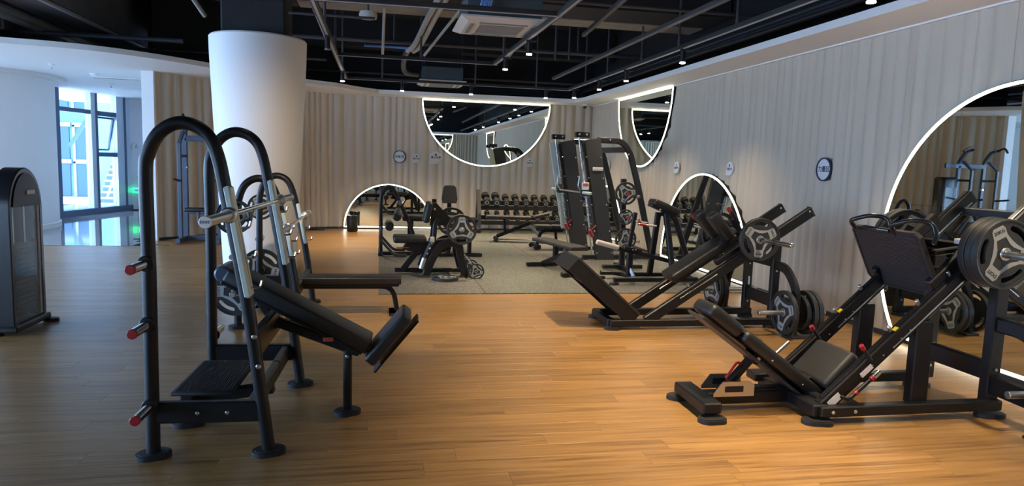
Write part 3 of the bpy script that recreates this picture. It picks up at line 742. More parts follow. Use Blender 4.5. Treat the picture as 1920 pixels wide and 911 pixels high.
# flat bench
fb = thing('flat_bench', 'black flat press bench with plates hung behind the incline bench', 'bench', (-1.02, 7.28, 0))
profB = [(-.28, .025), (-.275, .6), (-.27, 1.02), (-.262, 1.19), (-.215, 1.32), (-.14, 1.385), (-.06, 1.395), (.02, 1.35), (.07, 1.25), (.105, 1.12), (.15, .92), (.225, .5), (.285, .025)]
set_org(0, 0)
for s in (-1, 1): hoop_frame(fb, s * .58, profB, s, .97, ((.11, 1.10), (.195, .66)), (1.05, .70, .36), 'satin_steel')
m = MB(); m.beam((.235, -.58, .33), (.235, .58, .33), .05, .12, r=.01); m.build('front_crossbeam', 'black_paint', fb)
bk = pad((.10, 0, .365), (1.235, 0, .365), .29, .075, (0, 0, 1), .016, 3).build('bench_pad', 'leather', fb)
m = MB(); m.box((.66, 0, .318), (1.1, .27, .018), .004); m.build('pad_board', 'black_paint', bk)
m = MB(); m.rect(fillet([(.2, 0, .29), (1.15, 0, .29), (1.20, 0, .02)], .12), .05, .05, (0, 1, 0)); m.build('front_leg', 'black_paint', fb)
m = MB(); foot_pad(m, 1.20, 0, .13, .3, 0); m.build('foot', 'rubber', fb)
barbell('chrome barbell lying on the flat bench rack', (-.80, 7.0, .985), 2.2, 0, False)
gB = 'plates hung on the flat bench pegs'
place_plate((-1.29, 6.59, .365), (0, -1, 0), R(-33), .98, 'large DOIT weight plate low on the flat bench post under the incline pad')
place_plate((-1.30, 6.58, 1.05), (0, -1, 0), R(160), .70, 'small weight plate high on the flat bench post beside the barbell')
place_plate((-1.29, 7.95, .36), (0, -1, 0), R(20), 1.0, 'large weight plate low on the far post of the flat bench')
place_plate((-1.29, 7.95, 1.05), (0, -1, 0), R(30), .62, 'small weight plate high on the far post of the flat bench')

# ------------------------------------------------------------------ weight stack tower
wt = thing('weight_tower', 'black arched weight stack tower with clear side panel', 'gym machine', (-3.20, 6.82, 0)); set_org(-3.12, 6.82)
ya, yb, zt, rr = 6.53, 7.06, 1.41, .32
arch = [(ya, .05)] + [( (ya + yb) / 2 - .265 * math.cos(t), zt - .33 + .33 * math.sin(t)) for t in [math.pi * i / 24 for i in range(25)]] + [(yb, .05)]
def tube_arch(x0, x1, inset, name, material):
    c = ((ya + yb) / 2); o_ = [(c + (y - c) * (1 - inset / .32), z - (inset if z > .06 else 0)) for y, z in arch]
    m = MB(); m.prism(o_, Matrix(((0, 0, 1, (x0 + x1) / 2), (1, 0, 0, 0), (0, 1, 0, 0), (0, 0, 0, 1))), x1 - x0); return m.build(name, material, wt)
# outer shroud as a band
m = MB(); m.sweep([(-3.07, y, z) for y, z in arch], [(.026, -.068), (.018, -.076), (-.018, -.076), (-.026, -.068), (-.026, .068), (-.018, .076), (.018, .076), (.026, .068)], (0, -1, 0)); m.build('shroud', 'black_gloss', wt)
m = MB(); hd = [(y, z) for y, z in arch if z > 1.10]; hd = [((y - 6.795) * .93 + 6.795, z - .02) for y, z in hd]; m.prism(hd, Matrix(((0, 0, 1, -3.0), (1, 0, 0, 0), (0, 1, 0, 0), (0, 0, 0, 1))), .03); m.build('head_panel', 'black_paint', wt)
m = MB(); m.box((-2.983, 6.86, 1.22), (.008, .15, .04), .003); m.build('badge', 'badge', wt)
m = MB(); m.span(-3.005, -2.997, 6.56, 7.03, .09, 1.10, .002); m.build('side_window', 'glass', wt, False)
for k in range(14): MB().span(-3.12, -3.03, 6.62, 6.98, .14 + .045 * k, .18 + .045 * k, .004).build('weight_slab', 'black_paint', wt)
for y in (6.70, 6.90): MB().cyl((-3.07, y, .08), (-3.07, y, 1.2), .011).build('guide_rod', 'chrome', wt)
m = MB(); m.span(-3.02, -2.99, 6.97, 7.0, .1, 1.1, .003); m.build('edge_trim', 'beige_grip', wt)
m = MB(); m.span(-3.145, -3.138, 6.55, 7.03, .06, 1.2, .002); m.build('back_panel', 'black_paint', wt)
m = MB(); m.span(-3.19, -2.96, 6.47, 7.10, 0.03, .085, .012); m.build('base', 'black_paint', wt)
for fx, fy in ((-2.96, 7.08), (-3.16, 6.52)):
    m = MB(); foot_pad(m, fx, fy, .14, .1); m.build('foot', 'rubber', wt)
m = MB(); m.beam((-3.18, 6.82, .06), (-3.9, 6.82, .06), .08, .08); m.build('floor_beam', 'black_paint', wt)
st2 = pad((-3.55, 6.82, .5), (-3.95, 6.82, .5), .3, .08).build('seat', 'leather', wt)
m = MB(); m.beam((-3.75, 6.82, .06), (-3.75, 6.82, .47), .07, .07); m.build('seat_post', 'black_paint', wt)
set_org(0, 0)

# ------------------------------------------------------------------ leg press
lp = thing('leg_press', 'black angled leg press with ribbed foot plate and tilted seat', 'gym machine', (3.1, 4.2, 0)); set_org(3.1, 4.2)
YN, YFAR, YC = 3.92, 4.48, 4.2
def lpart(name, m, material='black_paint', par=None): return m.build(name, material, par or lp)
m = MB(); m.beam((2.10, 3.97, .085), (2.10, 4.43, .085), .13, .075, r=.01); lpart('front_crossfoot', m)
for y in (3.97, 4.42):
    m = MB(); foot_pad(m, 2.08 if y > 4 else 2.10, y, .19, .12, 0); lpart('foot', m, 'rubber')
m = MB(); m.beam((2.15, YC, .085), (2.95, YC, .085), .09, .08); lpart('centre_beam', m)
m = MB(); m.beam((2.25, YC + .0, .135), (2.95, YC, .135), .07, .03); lpart('seat_track', m)
m = MB(); m.beam((2.79, 3.86, .085), (2.79, 4.54, .085), .1, .08); lpart('middle_crossfoot', m)
for y in (3.87, 4.53):
    m = MB(); foot_pad(m, 2.78, y, .2, .12, R(-15)); lpart('foot', m, 'rubber')
for y in (3.87, 4.53):
    m = MB(); m.beam((2.78, y, .085), (4.14, y, .085), .075, .07); lpart('base_beam', m)
    for bx in (2.86, 3.02): bolt(lp, (bx, y - .038, .085), (0, -1, 0), .012)
    m = MB(); foot_pad(m, 4.08, y, .2, .12, R(-10)); lpart('foot', m, 'rubber')
m = MB(); m.box((2.74, 4.53, .12), (.13, .13, .06), .008); lpart('corner_block', m)
# inclined rails
RA, RB = V(2.83, 0, .09), V(4.34, 0, 1.47); rd = (RB - RA).normalized(); rn = V(-rd.z, 0, rd.x)
def rail_pt(t, y, n=0.0): q = RA.lerp(RB, t) + rn * n; return V(q.x, y, q.z)
for y in (YN, YFAR):
    m = MB(); m.beam(rail_pt(0, y), rail_pt(1, y), .07, .10, tuple(rn), .008); rl = lpart('rail', m)
    m = MB(); m.beam(rail_pt(.30, y - .037), rail_pt(.98, y - .037), .006, .014, tuple(rn), .002, off=-.02); m.build('guide_strip', 'chrome', rl)
    m = MB(); m.beam(rail_pt(0.02, y, .052), rail_pt(1, y, .052), .035, .012, tuple(rn), .003); m.build('slide_bed', 'black_gloss', rl)
    m = MB(); m.box((0, 0, 0), (.012, .076, .108), .003, 1, frame(rail_pt(1.0, y), rd, rn)); m.build('end_cap', 'panel_grey', rl)
    for t in (.335, .46, .60):
        p = rail_pt(t, y, .05); m = MB(); m.cyl(p, p + rn * .05 + V(0, -.012, 0), .013, seg=12, cap=.003); m.build('stop_pin', 'satin_steel', rl)
    p = rail_pt(.345, y, .062); m = MB(); m.box((0, 0, 0), (.035, .03, .012), .003, 1, frame(p + V(.0, -.025, 0), rd, rn)); m.build('marker', 'yellow', rl)
    for t in (.16, .21, .26, .34, .38): bolt(rl, rail_pt(t, y - .036, -.012), (0, -1, 0), .006)
m = MB(); m.box((0, 0, 0), (.10, .002, .05), .0, 1, frame(rail_pt(.045, YN - .037, -.005), rd, rn)); lpart('sticker', m, 'sticker')
m = MB(); m.box((0, 0, 0), (.10, .003, .035), .0, 1, frame(rail_pt(.185, YN - .037, -.01), rd, rn)); lpart('sticker', m, 'sticker')
# posts
for y in (YN, YFAR):
    m = MB(); m.beam((3.53, y, .1), (3.53, y, .66), .075, .13, (1, 0, 0), .008); lpart('post', m)
    m = MB(); m.beam((4.10, y, .09), (4.10, y, 1.18), .075, .10, (1, 0, 0), .008); lpart('post', m)
    for z in (.19, .32, .62): bolt(lp, (4.10, y - .04, z), (0, -1, 0), .012)
m = MB(); m.beam((4.10, YN, .30), (4.10, YFAR, .30), .06, .13); lpart('rear_crossbeam', m)
m = MB(); m.beam((4.27, YN, 1.36), (4.27, YFAR, 1.36), .06, .06); lpart('top_crossbeam', m)
m = MB(); m.box((4.07, 4.435, .36), (.11, .003, .02), .001); lpart('sticker', m, 'sticker')
# storage arch and horns
m = MB(); m.rect(fillet([(4.10, 3.90, .63), (4.10, 3.66, .63), (4.10, 3.44, .42), (4.03, 3.42, .02)], .17, 8), .06, .10, (1, 0, 0)); lpart('storage_arch', m)
m = MB(); m.beam((4.10, 3.90, .22), (4.06, 3.43, .22), .06, .13); lpart('storage_brace', m)
m = MB(); m.box((4.03, 3.43, .012), (.16, .15, .02), .004); lpart('foot', m, 'rubber')
m = MB(); m.cyl((4.12, 3.58, .25), (4.55, 3.58, .25), .025, seg=18, cap=.004); lpart('storage_horn', m, 'satin_steel')
m = MB(); m.cyl((4.07, 3.58, .25), (3.90, 3.59, .25), .025, seg=18, cap=.004); lpart('storage_horn', m, 'satin_steel')
# carriage
m = MB()
for y in (YN + .02, YFAR - .02):
    m.beam(rail_pt(.53, y, .09), rail_pt(.84, y, .09), .06, .07, tuple(rn))
m.beam((3.91, YN - .02, 1.13), (3.91, YFAR + .02, 1.13), .07, .07); m.beam((3.72, YN + .02, .97), (3.72, YFAR - .02, .97), .05, .06)
m.beam((3.63, 4.0, 1.10), (3.92, 4.0, 1.14), .05, .04); m.beam((3.63, 4.4, 1.10), (3.92, 4.4, 1.14), .05, .04)
car = lpart('carriage', m)
m = MB(); m.box((3.80, 3.90, 1.19), (.17, .07, .035), .006); m.build('sticker', 'sticker', car)
m = MB(); m.box((3.78, 3.90, 1.193), (.035, .071, .035), .004); m.build('sticker', 'sticker_red', car)
for s, y in ((-1, 3.88), (1, 4.52)):
    m = MB(); m.cyl((3.91, y, 1.13), (3.91, y + s * .5, 1.13), .024, seg=20, cap=.004); m.build('plate_horn', 'satin_steel', car)
    m = MB(); m.cyl((3.91, y, 1.13), (3.91, y + s * .03, 1.13), .05, seg=20, cap=.004); m.build('horn_flange', 'black_paint', car)
# foot plate
PT, PB = V(3.455, 0, 1.235), V(3.66, 0, .82); pd = (PB - PT).normalized(); pn = V(pd.z, 0, -pd.x); pn = pn if pn.x < 0 else -pn
hw, hl = .325, (PB - PT).length / 2
prof = [(-hl + .03, -hw), (hl - .07, -hw), (hl - .05, -hw + .02), (hl - .045, -hw + .09), (hl, -hw + .13), (hl, hw - .06), (hl - .06, hw), (-hl + .03, hw), (-hl, hw - .03), (-hl, -hw + .03)]
fm = PT.lerp(PB, .5); FM = Matrix(((pd.x, 0, pn.x, fm.x), (pd.y, 1, pn.y, 4.255), (pd.z, 0, pn.z, fm.z), (0, 0, 0, 1)))
m = MB(); m.prism(prof, FM, .03); fp = lpart('foot_plate', m, 'rubber')
m = MB()
for k in range(34):
    t = -hl + .03 + k * (2 * hl - .1) / 34; m.box((t, 0, .0165), (.0055, 2 * hw - .06, .004), .0, 1, FM)
tr = m.build('tread_ribs', 'panel_grey', fp, False); tr['kind'] = 'stuff'
m = MB(); m.sweep([FM @ V(x, y, .016) for x, y in prof], [(.004, -.008), (.004, .008), (-.004, .008), (-.004, -.008)], tuple(pn), False, True); m.build('edge_lip', 'rubber', fp, False)
for y0 in (3.99, 4.40):
    m = MB(); b0 = V(3.47, 0, 1.23)
    loop = [b0 + V(.0, y0 + .16, -.03), b0 + V(-.06, y0 + .15, .03), b0 + V(-.065, y0 + .10, .055), b0 + V(-.0, y0 + .02, .085), b0 + V(.07, y0 - .05, .07), b0 + V(.08, y0 - .09, .0), b0 + V(.06, y0 - .10, -.06)]
    m.tube(crom(loop, 5), .016, 12); lpart('grip_loop', m, 'black_gloss')
m = MB(); m.tube(crom([(3.45, 4.5, 1.22), (3.42, 4.42, 1.235), (3.41, 4.28, 1.232), (3.43, 4.18, 1.23)], 4), .014, 10); lpart('grip_loop', m, 'black_gloss')
# seat and backrest
hr = pad((2.10, YC, .715), (2.33, YC, .545), .27, .095, (1, 0, 1), .035).build('headrest', 'leather', lp)
bk = pad((2.34, YC, .54), (2.93, YC, .115), .30, .085, (1, 0, 1), .032).build('back_pad', 'leather', lp)
m = MB(); m.beam((2.07, YC, .685), (2.90, YC, .085), .23, .018, (1, 0, 1), .004, off=-.035); m.build('pad_board', 'panel_grey', bk)
for t in (.35, .75): bolt(bk, (2.34 + .59 * t - .005, YC - .152, .54 - .425 * t - .02), (0, -1, 0), .007)
se = pad((2.925, YC, .185), (3.135, YC, .405), .40, .08, (-1, 0, 1), .03).build('seat', 'leather_grey', lp)
m = MB(); m.beam((2.94, YC, .15), (3.15, YC, .36), .36, .02, (-1, 0, 1), .004, off=-.045); m.build('seat_board', 'black_paint', se)
m = MB(); m.beam((3.02, YC, .13), (3.02, YC, .22), .3, .1); m.beam((2.86, YN, .12), (2.86, YFAR, .12), .06, .06); lpart('seat_bracket', m)
m = MB(); m.cyl((2.93, 4.03, .12), (2.93, 3.97, .12), .03, seg=18, cap=.005); m.cyl((2.93, 3.97, .12), (2.93, 3.955, .12), .015, seg=14); lpart('pivot', m, 'satin_steel')
m = MB(); m.beam((2.31, YC, .16), (2.50, YC, .375), .05, .05); lpart('recline_strut', m)
m = MB(); m.cyl((2.49, YC - .06, .36), (2.49, YC + .06, .36), .045, seg=20, cap=.006); lpart('strut_pivot', m)
bolt(lp, (2.49, YC - .06, .36), (0, -1, 0), .018)
m = MB(); m.tube(fillet([(2.31, YC - .03, .20), (2.275, YC - .045, .225), (2.35, YC - .045, .335), (2.385, YC - .03, .32)], .02, 4), .0085, 10); lpart('release_handle', m, 'red')
for y in (YC - .09, YC + .09):
    m = MB(); m.prism([(-.14, 0), (.15, 0), (.15, .075), (.12, .10), (-.08, .10), (-.14, .02)], Matrix(((1, 0, 0, 2.31), (0, 0, -1, y), (0, 1, 0, .115), (0, 0, 0, 1))), .008); bro = lpart('adjust_plate', m, 'satin_steel')
    m = MB(); m.prism([(-.06, .03), (.07, .03), (.07, .07), (-.06, .07)], Matrix(((1, 0, 0, 2.31), (0, 0, -1, y - .003), (0, 1, 0, .115), (0, 0, 0, 1))), .008); m.build('slot', 'black_paint', bro)
# red-tipped safety handles
for y in (YN - .045, YFAR - .07):
    p = rail_pt(.215, y, .03); m = MB(); m.cyl(p, p + V(-.06, 0, .075), .012, seg=12); h_ = lpart('safety_handle', m, 'black_paint')
    m = MB(); m.cyl(p + V(-.058, 0, .072), p + V(-.085, 0, .105), .016, seg=14, cap=.005); m.build('grip', 'red', h_)
p = rail_pt(.135, YN - .06, -.06); m = MB(); m.tube(fillet([p + V(-.13, .03, -.06), p + V(-.09, 0, -.075), p + V(.10, 0, .09)], .03, 4), .013, 12); h_ = lpart('lever', m, 'black_paint')
m = MB(); m.cyl(p + V(.075, 0, .068), p + V(.12, 0, .108), .018, seg=14, cap=.004); m.build('grip', 'chrome', h_)
m = MB(); m.cyl(p + V(.06, 0, .055), p + V(.078, 0, .07), .0185, seg=14); m.build('grip_ring', 'red', h_)
m = MB(); m.cyl(p + V(-.03, 0, -.024), p + V(-.045, 0, -.037), .0165, seg=14); m.build('grip_ring', 'red', h_)
m = MB(); m.cyl((2.80, 4.40, .33), (2.88, 4.40, .40), .013, seg=12); m.cyl((2.74, 4.40, .28), (2.80, 4.40, .33), .012, seg=10); h_ = lpart('side_handle', m, 'satin_steel')
m = MB(); m.tube(crom([rail_pt(.44, YN, .06), (3.60, YN + .02, .79), (3.68, YN + .02, .835), (3.76, YN, .84)], 5), .004, 6); lpart('cable', m, 'black_gloss')
for k, y in enumerate((3.838, 3.788, 3.738)):
    place_plate((3.91, y, 1.13), (0, -1, 0), R(25), 1.0 if k else 1.02, ['black plate on the leg press horn, against the carriage', 'black plate in the middle of the leg press horn stack', 'outermost 20KG plate on the leg press horn'][k])
place_plate((3.91, 4.60, 1.13), (0, -1, 0), R(-20), 1.0, 'plate on the far leg press horn behind the foot plate')
place_plate((3.91, 4.65, 1.13), (0, -1, 0), R(-20), 1.0, 'outer plate on the wall side leg press horn')

# ------------------------------------------------------------------ hack squat
hs_ = thing('hack_squat', 'black hack squat machine with shoulder pads and sloping foot platform', 'gym machine', (3.1, 6.7, 0)); set_org(3.1, 6.7)
def hp(name, m, material='black_paint', par=None): return m.build(name, material, par or hs_)
HN, HF = 6.45, 6.98
for y in (HN, HF):
    m = MB(); m.beam((2.24, y, .065), (4.06, y, .065), .075, .07); hp('base_beam', m)
    for fx in (2.27, 4.0):
        m = MB(); foot_pad(m, fx, y, .16, .11, R(-12)); hp('foot', m, 'rubber')
m = MB(); m.beam((2.26, HN, .065), (2.26, HF, .065), .08, .07); hp('front_crossbeam', m)
QA, QB = V(2.62, 0, .08), V(4.36, 0, 1.215); qd = (QB - QA).normalized(); qn = V(-qd.z, 0, qd.x)
def hq(t, y, n=0.0): q = QA.lerp(QB, t) + qn * n; return V(q.x, y, q.z)
for y in (HN, HF):
    m = MB(); m.beam(hq(0, y), hq(1, y), .06, .105, tuple(qn), .008); rl = hp('rail', m)
    m = MB(); m.beam(hq(.2, y - .032), hq(.42, y - .032), .005, .012, tuple(qn), .001, off=.01); m.build('guide_strip', 'chrome', rl)
    m = MB(); m.box((0, 0, 0), (.012, .066, .112), .003, 1, frame(hq(1.0, y), qd, qn)); m.build('end_cap', 'panel_grey', rl)
    bolt(rl, hq(.985, y - .032, .02), (0, -1, 0), .01)
    p = hq(.27, y, .055); m = MB(); m.cyl(p, p + qn * .035, .012, seg=12); m.build('stop_pin', 'satin_steel', rl)
# foot platform: a boxed slab leaning away
A0, A1 = V(2.50, 0, .09), V(1.84, 0, .66); ad = (A1 - A0).normalized(); an = V(-ad.z, 0, ad.x); an = an if an.x < 0 else -an
def ap(t, y, n=0.0): q = A0.lerp(A1, t) + an * n; return V(q.x, y, q.z)
m = MB(); m.beam(ap(0, 6.71), ap(1, 6.71), .56, .025, tuple(an), .005, off=-.075); fpl = hp('foot_platform', m, 'rubber')
for y in (HN, 6.97):
    m = MB(); m.beam(ap(0, y), ap(1, y), .03, .15, tuple(an), .006); m.build('side_plate', 'black_paint', fpl)
m = MB(); m.beam(ap(.99, HN), ap(.99, 6.97), .03, .16, tuple(an), .006); m.beam(ap(.70, HN), ap(.70, 6.97), .02, .13, tuple(an), .004); m.build('end_plate', 'black_paint', fpl)
m = MB(); m.beam(ap(.1, HN - .002, .07), ap(.72, HN - .002, .07), .012, .006, tuple(an), .001); m.build('edge_strip', 'chrome', fpl)
# carriage, pads
m = MB(); m.beam(hq(.26, 6.715, .10), hq(.70, 6.715, .10), .10, .05, tuple(qn))
for y in (HN + .05, HF - .05): m.beam(hq(.45, y, .085), hq(.70, y, .085), .05, .06, tuple(qn))
m.beam(hq(.64, HN - .02, .10), hq(.64, HF + .02, .10), .08, .08, tuple(qn)); car = hp('carriage', m)
bp_ = pad(hq(.235, 6.715, .155), hq(.665, 6.715, .155), .30, .10, tuple(qn), .03).build('back_pad', 'leather', hs_)
for y in (6.56, 6.87):
    a = hq(.585, y, .20); b = a + qn * .30 + V(-.06, 0, 0); sp_ = pad(b, a, .145, .115, (1, 0, .4), .035).build('shoulder_pad', 'leather', hs_)
    m = MB(); m.beam(hq(.65, y, .10), hq(.65, y, .36), .04, .05); m.build('pad_bracket', 'black_paint', sp_)
for y, t in ((6.50, .655), (6.95, .56)):
    p = hq(t, y, .30); m = MB(); m.cyl(p, p + qn * .14 + V(-.03, 0, 0), .013, seg=12); h_ = hp('hand_lever', m)
    m = MB(); q = p + qn * .14 + V(-.03, 0, 0); m.cyl(q, q + qn * .045 + V(-.01, 0, 0), .022, seg=16, cap=.006); m.build('grip', 'red', h_)
m = MB(); m.tube(crom([hq(.60, 6.60, .42), hq(.64, 6.66, .50), hq(.66, 6.80, .50), hq(.66, 6.9, .42)], 5), .014, 10); hp('handle_hoop', m, 'black_gloss')
for s, y in ((-1, HN - .02), (1, HF + .02)):
    p = V(3.70, y, .93); m = MB(); m.cyl(p, p + V(0, s * .72, .012), .024, seg=20, cap=.004); m.build('plate_horn', 'chrome', car)
    m = MB(); m.cyl(p, p + V(0, s * .03, 0), .05, seg=20); m.build('horn_flange', 'black_paint', car)
place_plate((3.70, 6.28, .935), (0, -1, 0), R(-63), .95, 'single 20KG plate with long chrome horn on the hack squat sled')
place_plate((3.70, 7.12, .93), (0, -1, 0), R(30), .95, 'plate on the wall side horn of the hack squat')
# rear frame and storage
for y in (HN, HF):
    m = MB(); m.beam((4.0, y, .09), (4.0, y, .88), .06, .09, (1, 0, 0)); hp('post', m)
    for z in (.18, .6): bolt(hs_, (4.0, y - .032, z), (0, -1, 0), .011)
m = MB(); m.beam((4.0, HN, .28), (4.0, HF, .28), .05, .13); hp('rear_crossbeam', m)
m = MB(); m.beam((4.0, HN, .68), (4.0, HF, .68), .05, .1); hp('rear_crossbeam', m)
m = MB(); m.box((3.975, 6.9, .42), (.004, .03, .09), .001); hp('sticker', m, 'sticker')
for s, yb in ((-1, HN), (1, HF)):
    m = MB(); m.rect(fillet([(4.0, yb, .655), (4.0, yb + s * .2, .655), (4.0, yb + s * .42, .46), (3.97, yb + s * .43, .02)], .18, 8), .055, .09, (1, 0, 0)); hp('storage_arch', m)
    m = MB(); m.box((3.97, yb + s * .43, .012), (.15, .13, .022), .004); hp('foot', m, 'rubber')
    m = MB(); m.cyl((3.62, yb + s * .38, .24), (4.34, yb + s * .38, .24), .024, seg=18, cap=.004); hp('storage_horn', m, 'satin_steel')
place_plate((3.90, HN - .38, .24), (-1, 0, 0), R(-70), .96, 'plate facing out on the hack squat storage horn')
for k, (x, sc) in enumerate(((4.06, .78), (4.115, .96), (4.17, .96))):
    place_plate((x, HN - .38, .24), (1, 0, 0), R(40), sc, ['smallest plate behind the hack squat storage arch', 'middle plate behind the hack squat storage arch', 'last plate behind the hack squat storage arch'][k])
for k, x in enumerate((3.80, 3.86)):
    place_plate((x, HF + .38, .24), (-1, 0, 0), R(100 * k), .96, ['outer plate on the wall side storage of the hack squat', 'inner plate on the wall side storage of the hack squat'][k])
set_org(0, 0)

# ------------------------------------------------------------------ T-bar row
tb = thing('tbar_row', 'black chest supported row machine with angled lever and pad', 'gym machine', (3.7, 9.15, .012)); set_org(3.7, 9.15)
def tp(name, m, material='black_paint', par=None): return m.build(name, material, par or tb)
m = MB(); m.beam((3.12, 8.90, .075), (4.35, 8.90, .075), .06, .06); tp('base_beam', m)
m = MB(); m.rect(fillet([(3.10, 9.42, .085), (3.28, 9.42, .085), (3.45, 9.42, .06), (4.35, 9.42, .06)], .06), .06, .06, (0, 1, 0)); tp('base_beam', m)
for x, y in ((3.13, 8.90), (3.11, 9.42), (4.33, 8.90), (4.33, 9.42)):
    m = MB(); foot_pad(m, x, y, .14, .1, R(20)); tp('foot', m, 'rubber')
m = MB(); m.beam((4.30, 8.9, .07), (4.30, 9.42, .07), .07, .06); tp('crossbeam', m)
m = MB(); m.beam((3.42, 8.9, .075), (3.42, 9.42, .075), .06, .05); tp('crossbeam', m)
m = MB(); m.beam((3.82, 9.36, .08), (3.83, 9.18, .98), .065, .075, (1, 0, 0)); tp('post', m)
m = MB(); m.beam((4.0, 8.93, .08), (3.91, 9.10, .98), .065, .075, (1, 0, 0)); tp('post', m)
m = MB(); m.rect(fillet([(3.86, 9.14, .97), (4.06, 9.14, .93), (4.30, 9.14, .30), (4.31, 9.14, .09)], .1), .07, .07, (0, 1, 0)); tp('brace', m)
cp = pad((3.70, 9.14, 1.14), (4.10, 9.14, .985), .26, .10, (0, 0, 1), .04).build('chest_pad', 'leather', tb)
m = MB(); m.beam((3.68, 9.14, 1.085), (4.05, 9.14, .94), .18, .03); m.build('pad_board', 'black_paint', cp)
bolt(cp, (3.80, 9.045, 1.03), (0, -1, 0), .014)
m = MB(); m.beam((3.42, 9.12, .06), (3.42, 9.12, .50), .07, .08, (1, 0, 0)); m.beam((3.40, 9.12, .50), (3.47, 9.12, .98), .04, .06, (1, 0, 0)); tp('lever_post', m)
m = MB(); m.beam((3.47, 9.06, .08), (3.42, 9.10, .2), .03, .05); tp('gusset', m, 'satin_steel')
m = MB(); m.beam((3.22, 9.10, .485), (4.22, 9.10, .255), .05, .06); lv = tp('lever_arm', m)
m = MB(); m.beam((3.30, 9.08, .50), (3.56, 9.08, .44), .12, .05); m.build('lever_plate', 'black_paint', lv)
for x in (3.42, 3.46): bolt(lv, (x, 9.015, .47), (0, -1, 0), .010)
m = MB(); m.cyl((2.92, 9.10, .565), (3.24, 9.10, .485), .036, seg=18, cap=.008); m.build('grip_sleeve', 'beige_grip', lv)
m = MB(); m.cyl((3.98, 9.06, .31), (4.15, 9.06, .27), .022, seg=14); m.build('pivot_tube', 'satin_steel', lv)
m = MB(); m.cyl((4.18, 8.98, .22), (4.18, 9.20, .22), .05, seg=18, cap=.01); m.box((4.22, 9.10, .20), (.16, .14, .05), .01); tp('foot_step', m)
for z, dx in ((.985, .17), (.955, .26)):
    m = MB(); m.cyl((3.47, 9.10 if dx < .2 else 9.02, z - .13), (3.47 + dx, 9.10 if dx < .2 else 8.98, z - .13 - .02), .013, seg=12); h_ = tp('row_handle', m, 'satin_steel')
    m = MB(); m.cyl((3.50, 9.10 if dx < .2 else 9.015, z - .132), (3.47 + dx * .45, 9.10 if dx < .2 else 9.0, z - .14), .0165, seg=12); m.build('handle_sleeve', 'red', h_)
set_org(0, 0)
# plate tree
pt_ = thing('plate_tree', 'black plate tree with three stacked plates beside the smith machine', 'plate rack', (3.69, 10.2, .012)); set_org(3.69, 10.2)
m = MB(); m.beam((3.72, 10.25, .0), (3.66, 10.2, 1.42), .07, .08, (1, 0, 0)); m.build('post', 'black_paint', pt_)
m = MB(); m.beam((3.40, 10.25, .05), (4.05, 10.25, .05), .08, .06); m.build('base_beam', 'black_paint', pt_)
m = MB(); m.beam((3.72, 9.95, .05), (3.72, 10.55, .05), .08, .06); m.build('base_beam', 'black_paint', pt_)
for z, x in ((1.20, 3.67), (.84, 3.685), (.50, 3.70)):
    storage_peg(pt_, (x, 10.17, z), (0, -1, 0), .2)
    storage_peg(pt_, (x + .03, 10.22, z - .05), (1, 0, 0), .24)
set_org(0, 0)
place_plate((3.67, 10.09, 1.20 + .012), (0, -1, 0), R(40), .77, 'top plate on the plate tree')
place_plate((3.685, 10.09, .84 + .012), (0, -1, 0), R(70), .53, 'small middle plate on the plate tree')
place_plate((3.70, 10.09, .50 + .012), (0, -1, 0), R(10), .75, 'lowest plate on the plate tree')

# ------------------------------------------------------------------ smith machine
sm = thing('smith_machine', 'tall black smith machine with two leaning side boards and chrome guide rods', 'gym machine', (3.8, 12.0, .012), R(5)); set_org(0, 0)
XZ = lambda y: Matrix(((1, 0, 0, 0), (0, 0, -1, y), (0, 1, 0, 0), (0, 0, 0, 1)))
for s in (-1, 1):
    y = s * .6
    m = MB(); m.prism([(-.20, .0), (.125, .0), (-.235, 2.075), (-.535, 2.02)], XZ(y), .09); bd_ = m.build('side_board', 'panel_grey', sm, False)
    for z in (.12, .5, .95, 1.4, 1.75): bolt(bd_, (.115 - .36 * z / 2.07 - .02, y - .046, z), (0, -1, 0), .012); bolt(bd_, (-.185 - .33 * z / 2.02, y - .046, z), (0, -1, 0), .012)
    m = MB(); m.rect(fillet([(-.25, y, 2.04), (.18, y, 2.04), (.34, y, 1.86), (.52, y, 1.30), (.86, y, .05)], .16, 7), .07, .10, (0, 1, 0)); m.build('rear_hoop', 'black_paint', sm)
    for p in ((-.05, 2.05), (.30, 1.82)): bolt(sm, (p[0], y - .037, p[1]), (0, -1, 0), .014)
    m = MB(); m.cyl((-.605, y, 2.08), (-.265, y, .06), .016, seg=14); m.build('guide_rod', 'chrome', sm)
    m = MB(); m.box((-.555, y - .02, 2.115), (.24, .10, .09), .012, 2, TR(0, 0, 0)); br = m.build('top_bracket', 'black_paint', sm)
    for dx in (-.07, .06): bolt(br, (-.555 + dx, y - .072, 2.12), (0, -1, 0), .016)
    m = MB(); m.prism([(-.235, .42), (-.205, .42), (-.50, 1.98), (-.56, 1.98)], XZ(y - .02), .05); m.build('rod_board', 'black_paint', sm, False)
    for k in range(9):
        z = .62 + k * .15; m = MB(); m.cyl((-.245 - .165 * z + .03, y - .02, z), (-.245 - .165 * z - .03, y - .02, z), .010, seg=10); m.build('rack_pin', 'satin_steel', sm)
    m = MB(); m.cyl((-.36, y - .05, .52), (-.30, y - .05, .40), .030, seg=14, cap=.01); m.cyl((-.31, y - .05, .53), (-.24, y - .05, .60), .012, seg=10); stp_ = m.build('safety_stop', 'red', sm)
    m = MB(); m.beam((-.45, y, .05), (.95, y, .05), .08, .07); m.build('base_beam', 'black_paint', sm)
    m = MB(); foot_pad(m, -.42, y, .15, .11); m.build('foot', 'rubber', sm)
    m = MB(); foot_pad(m, .9, y, .15, .11); m.build('foot', 'rubber', sm)
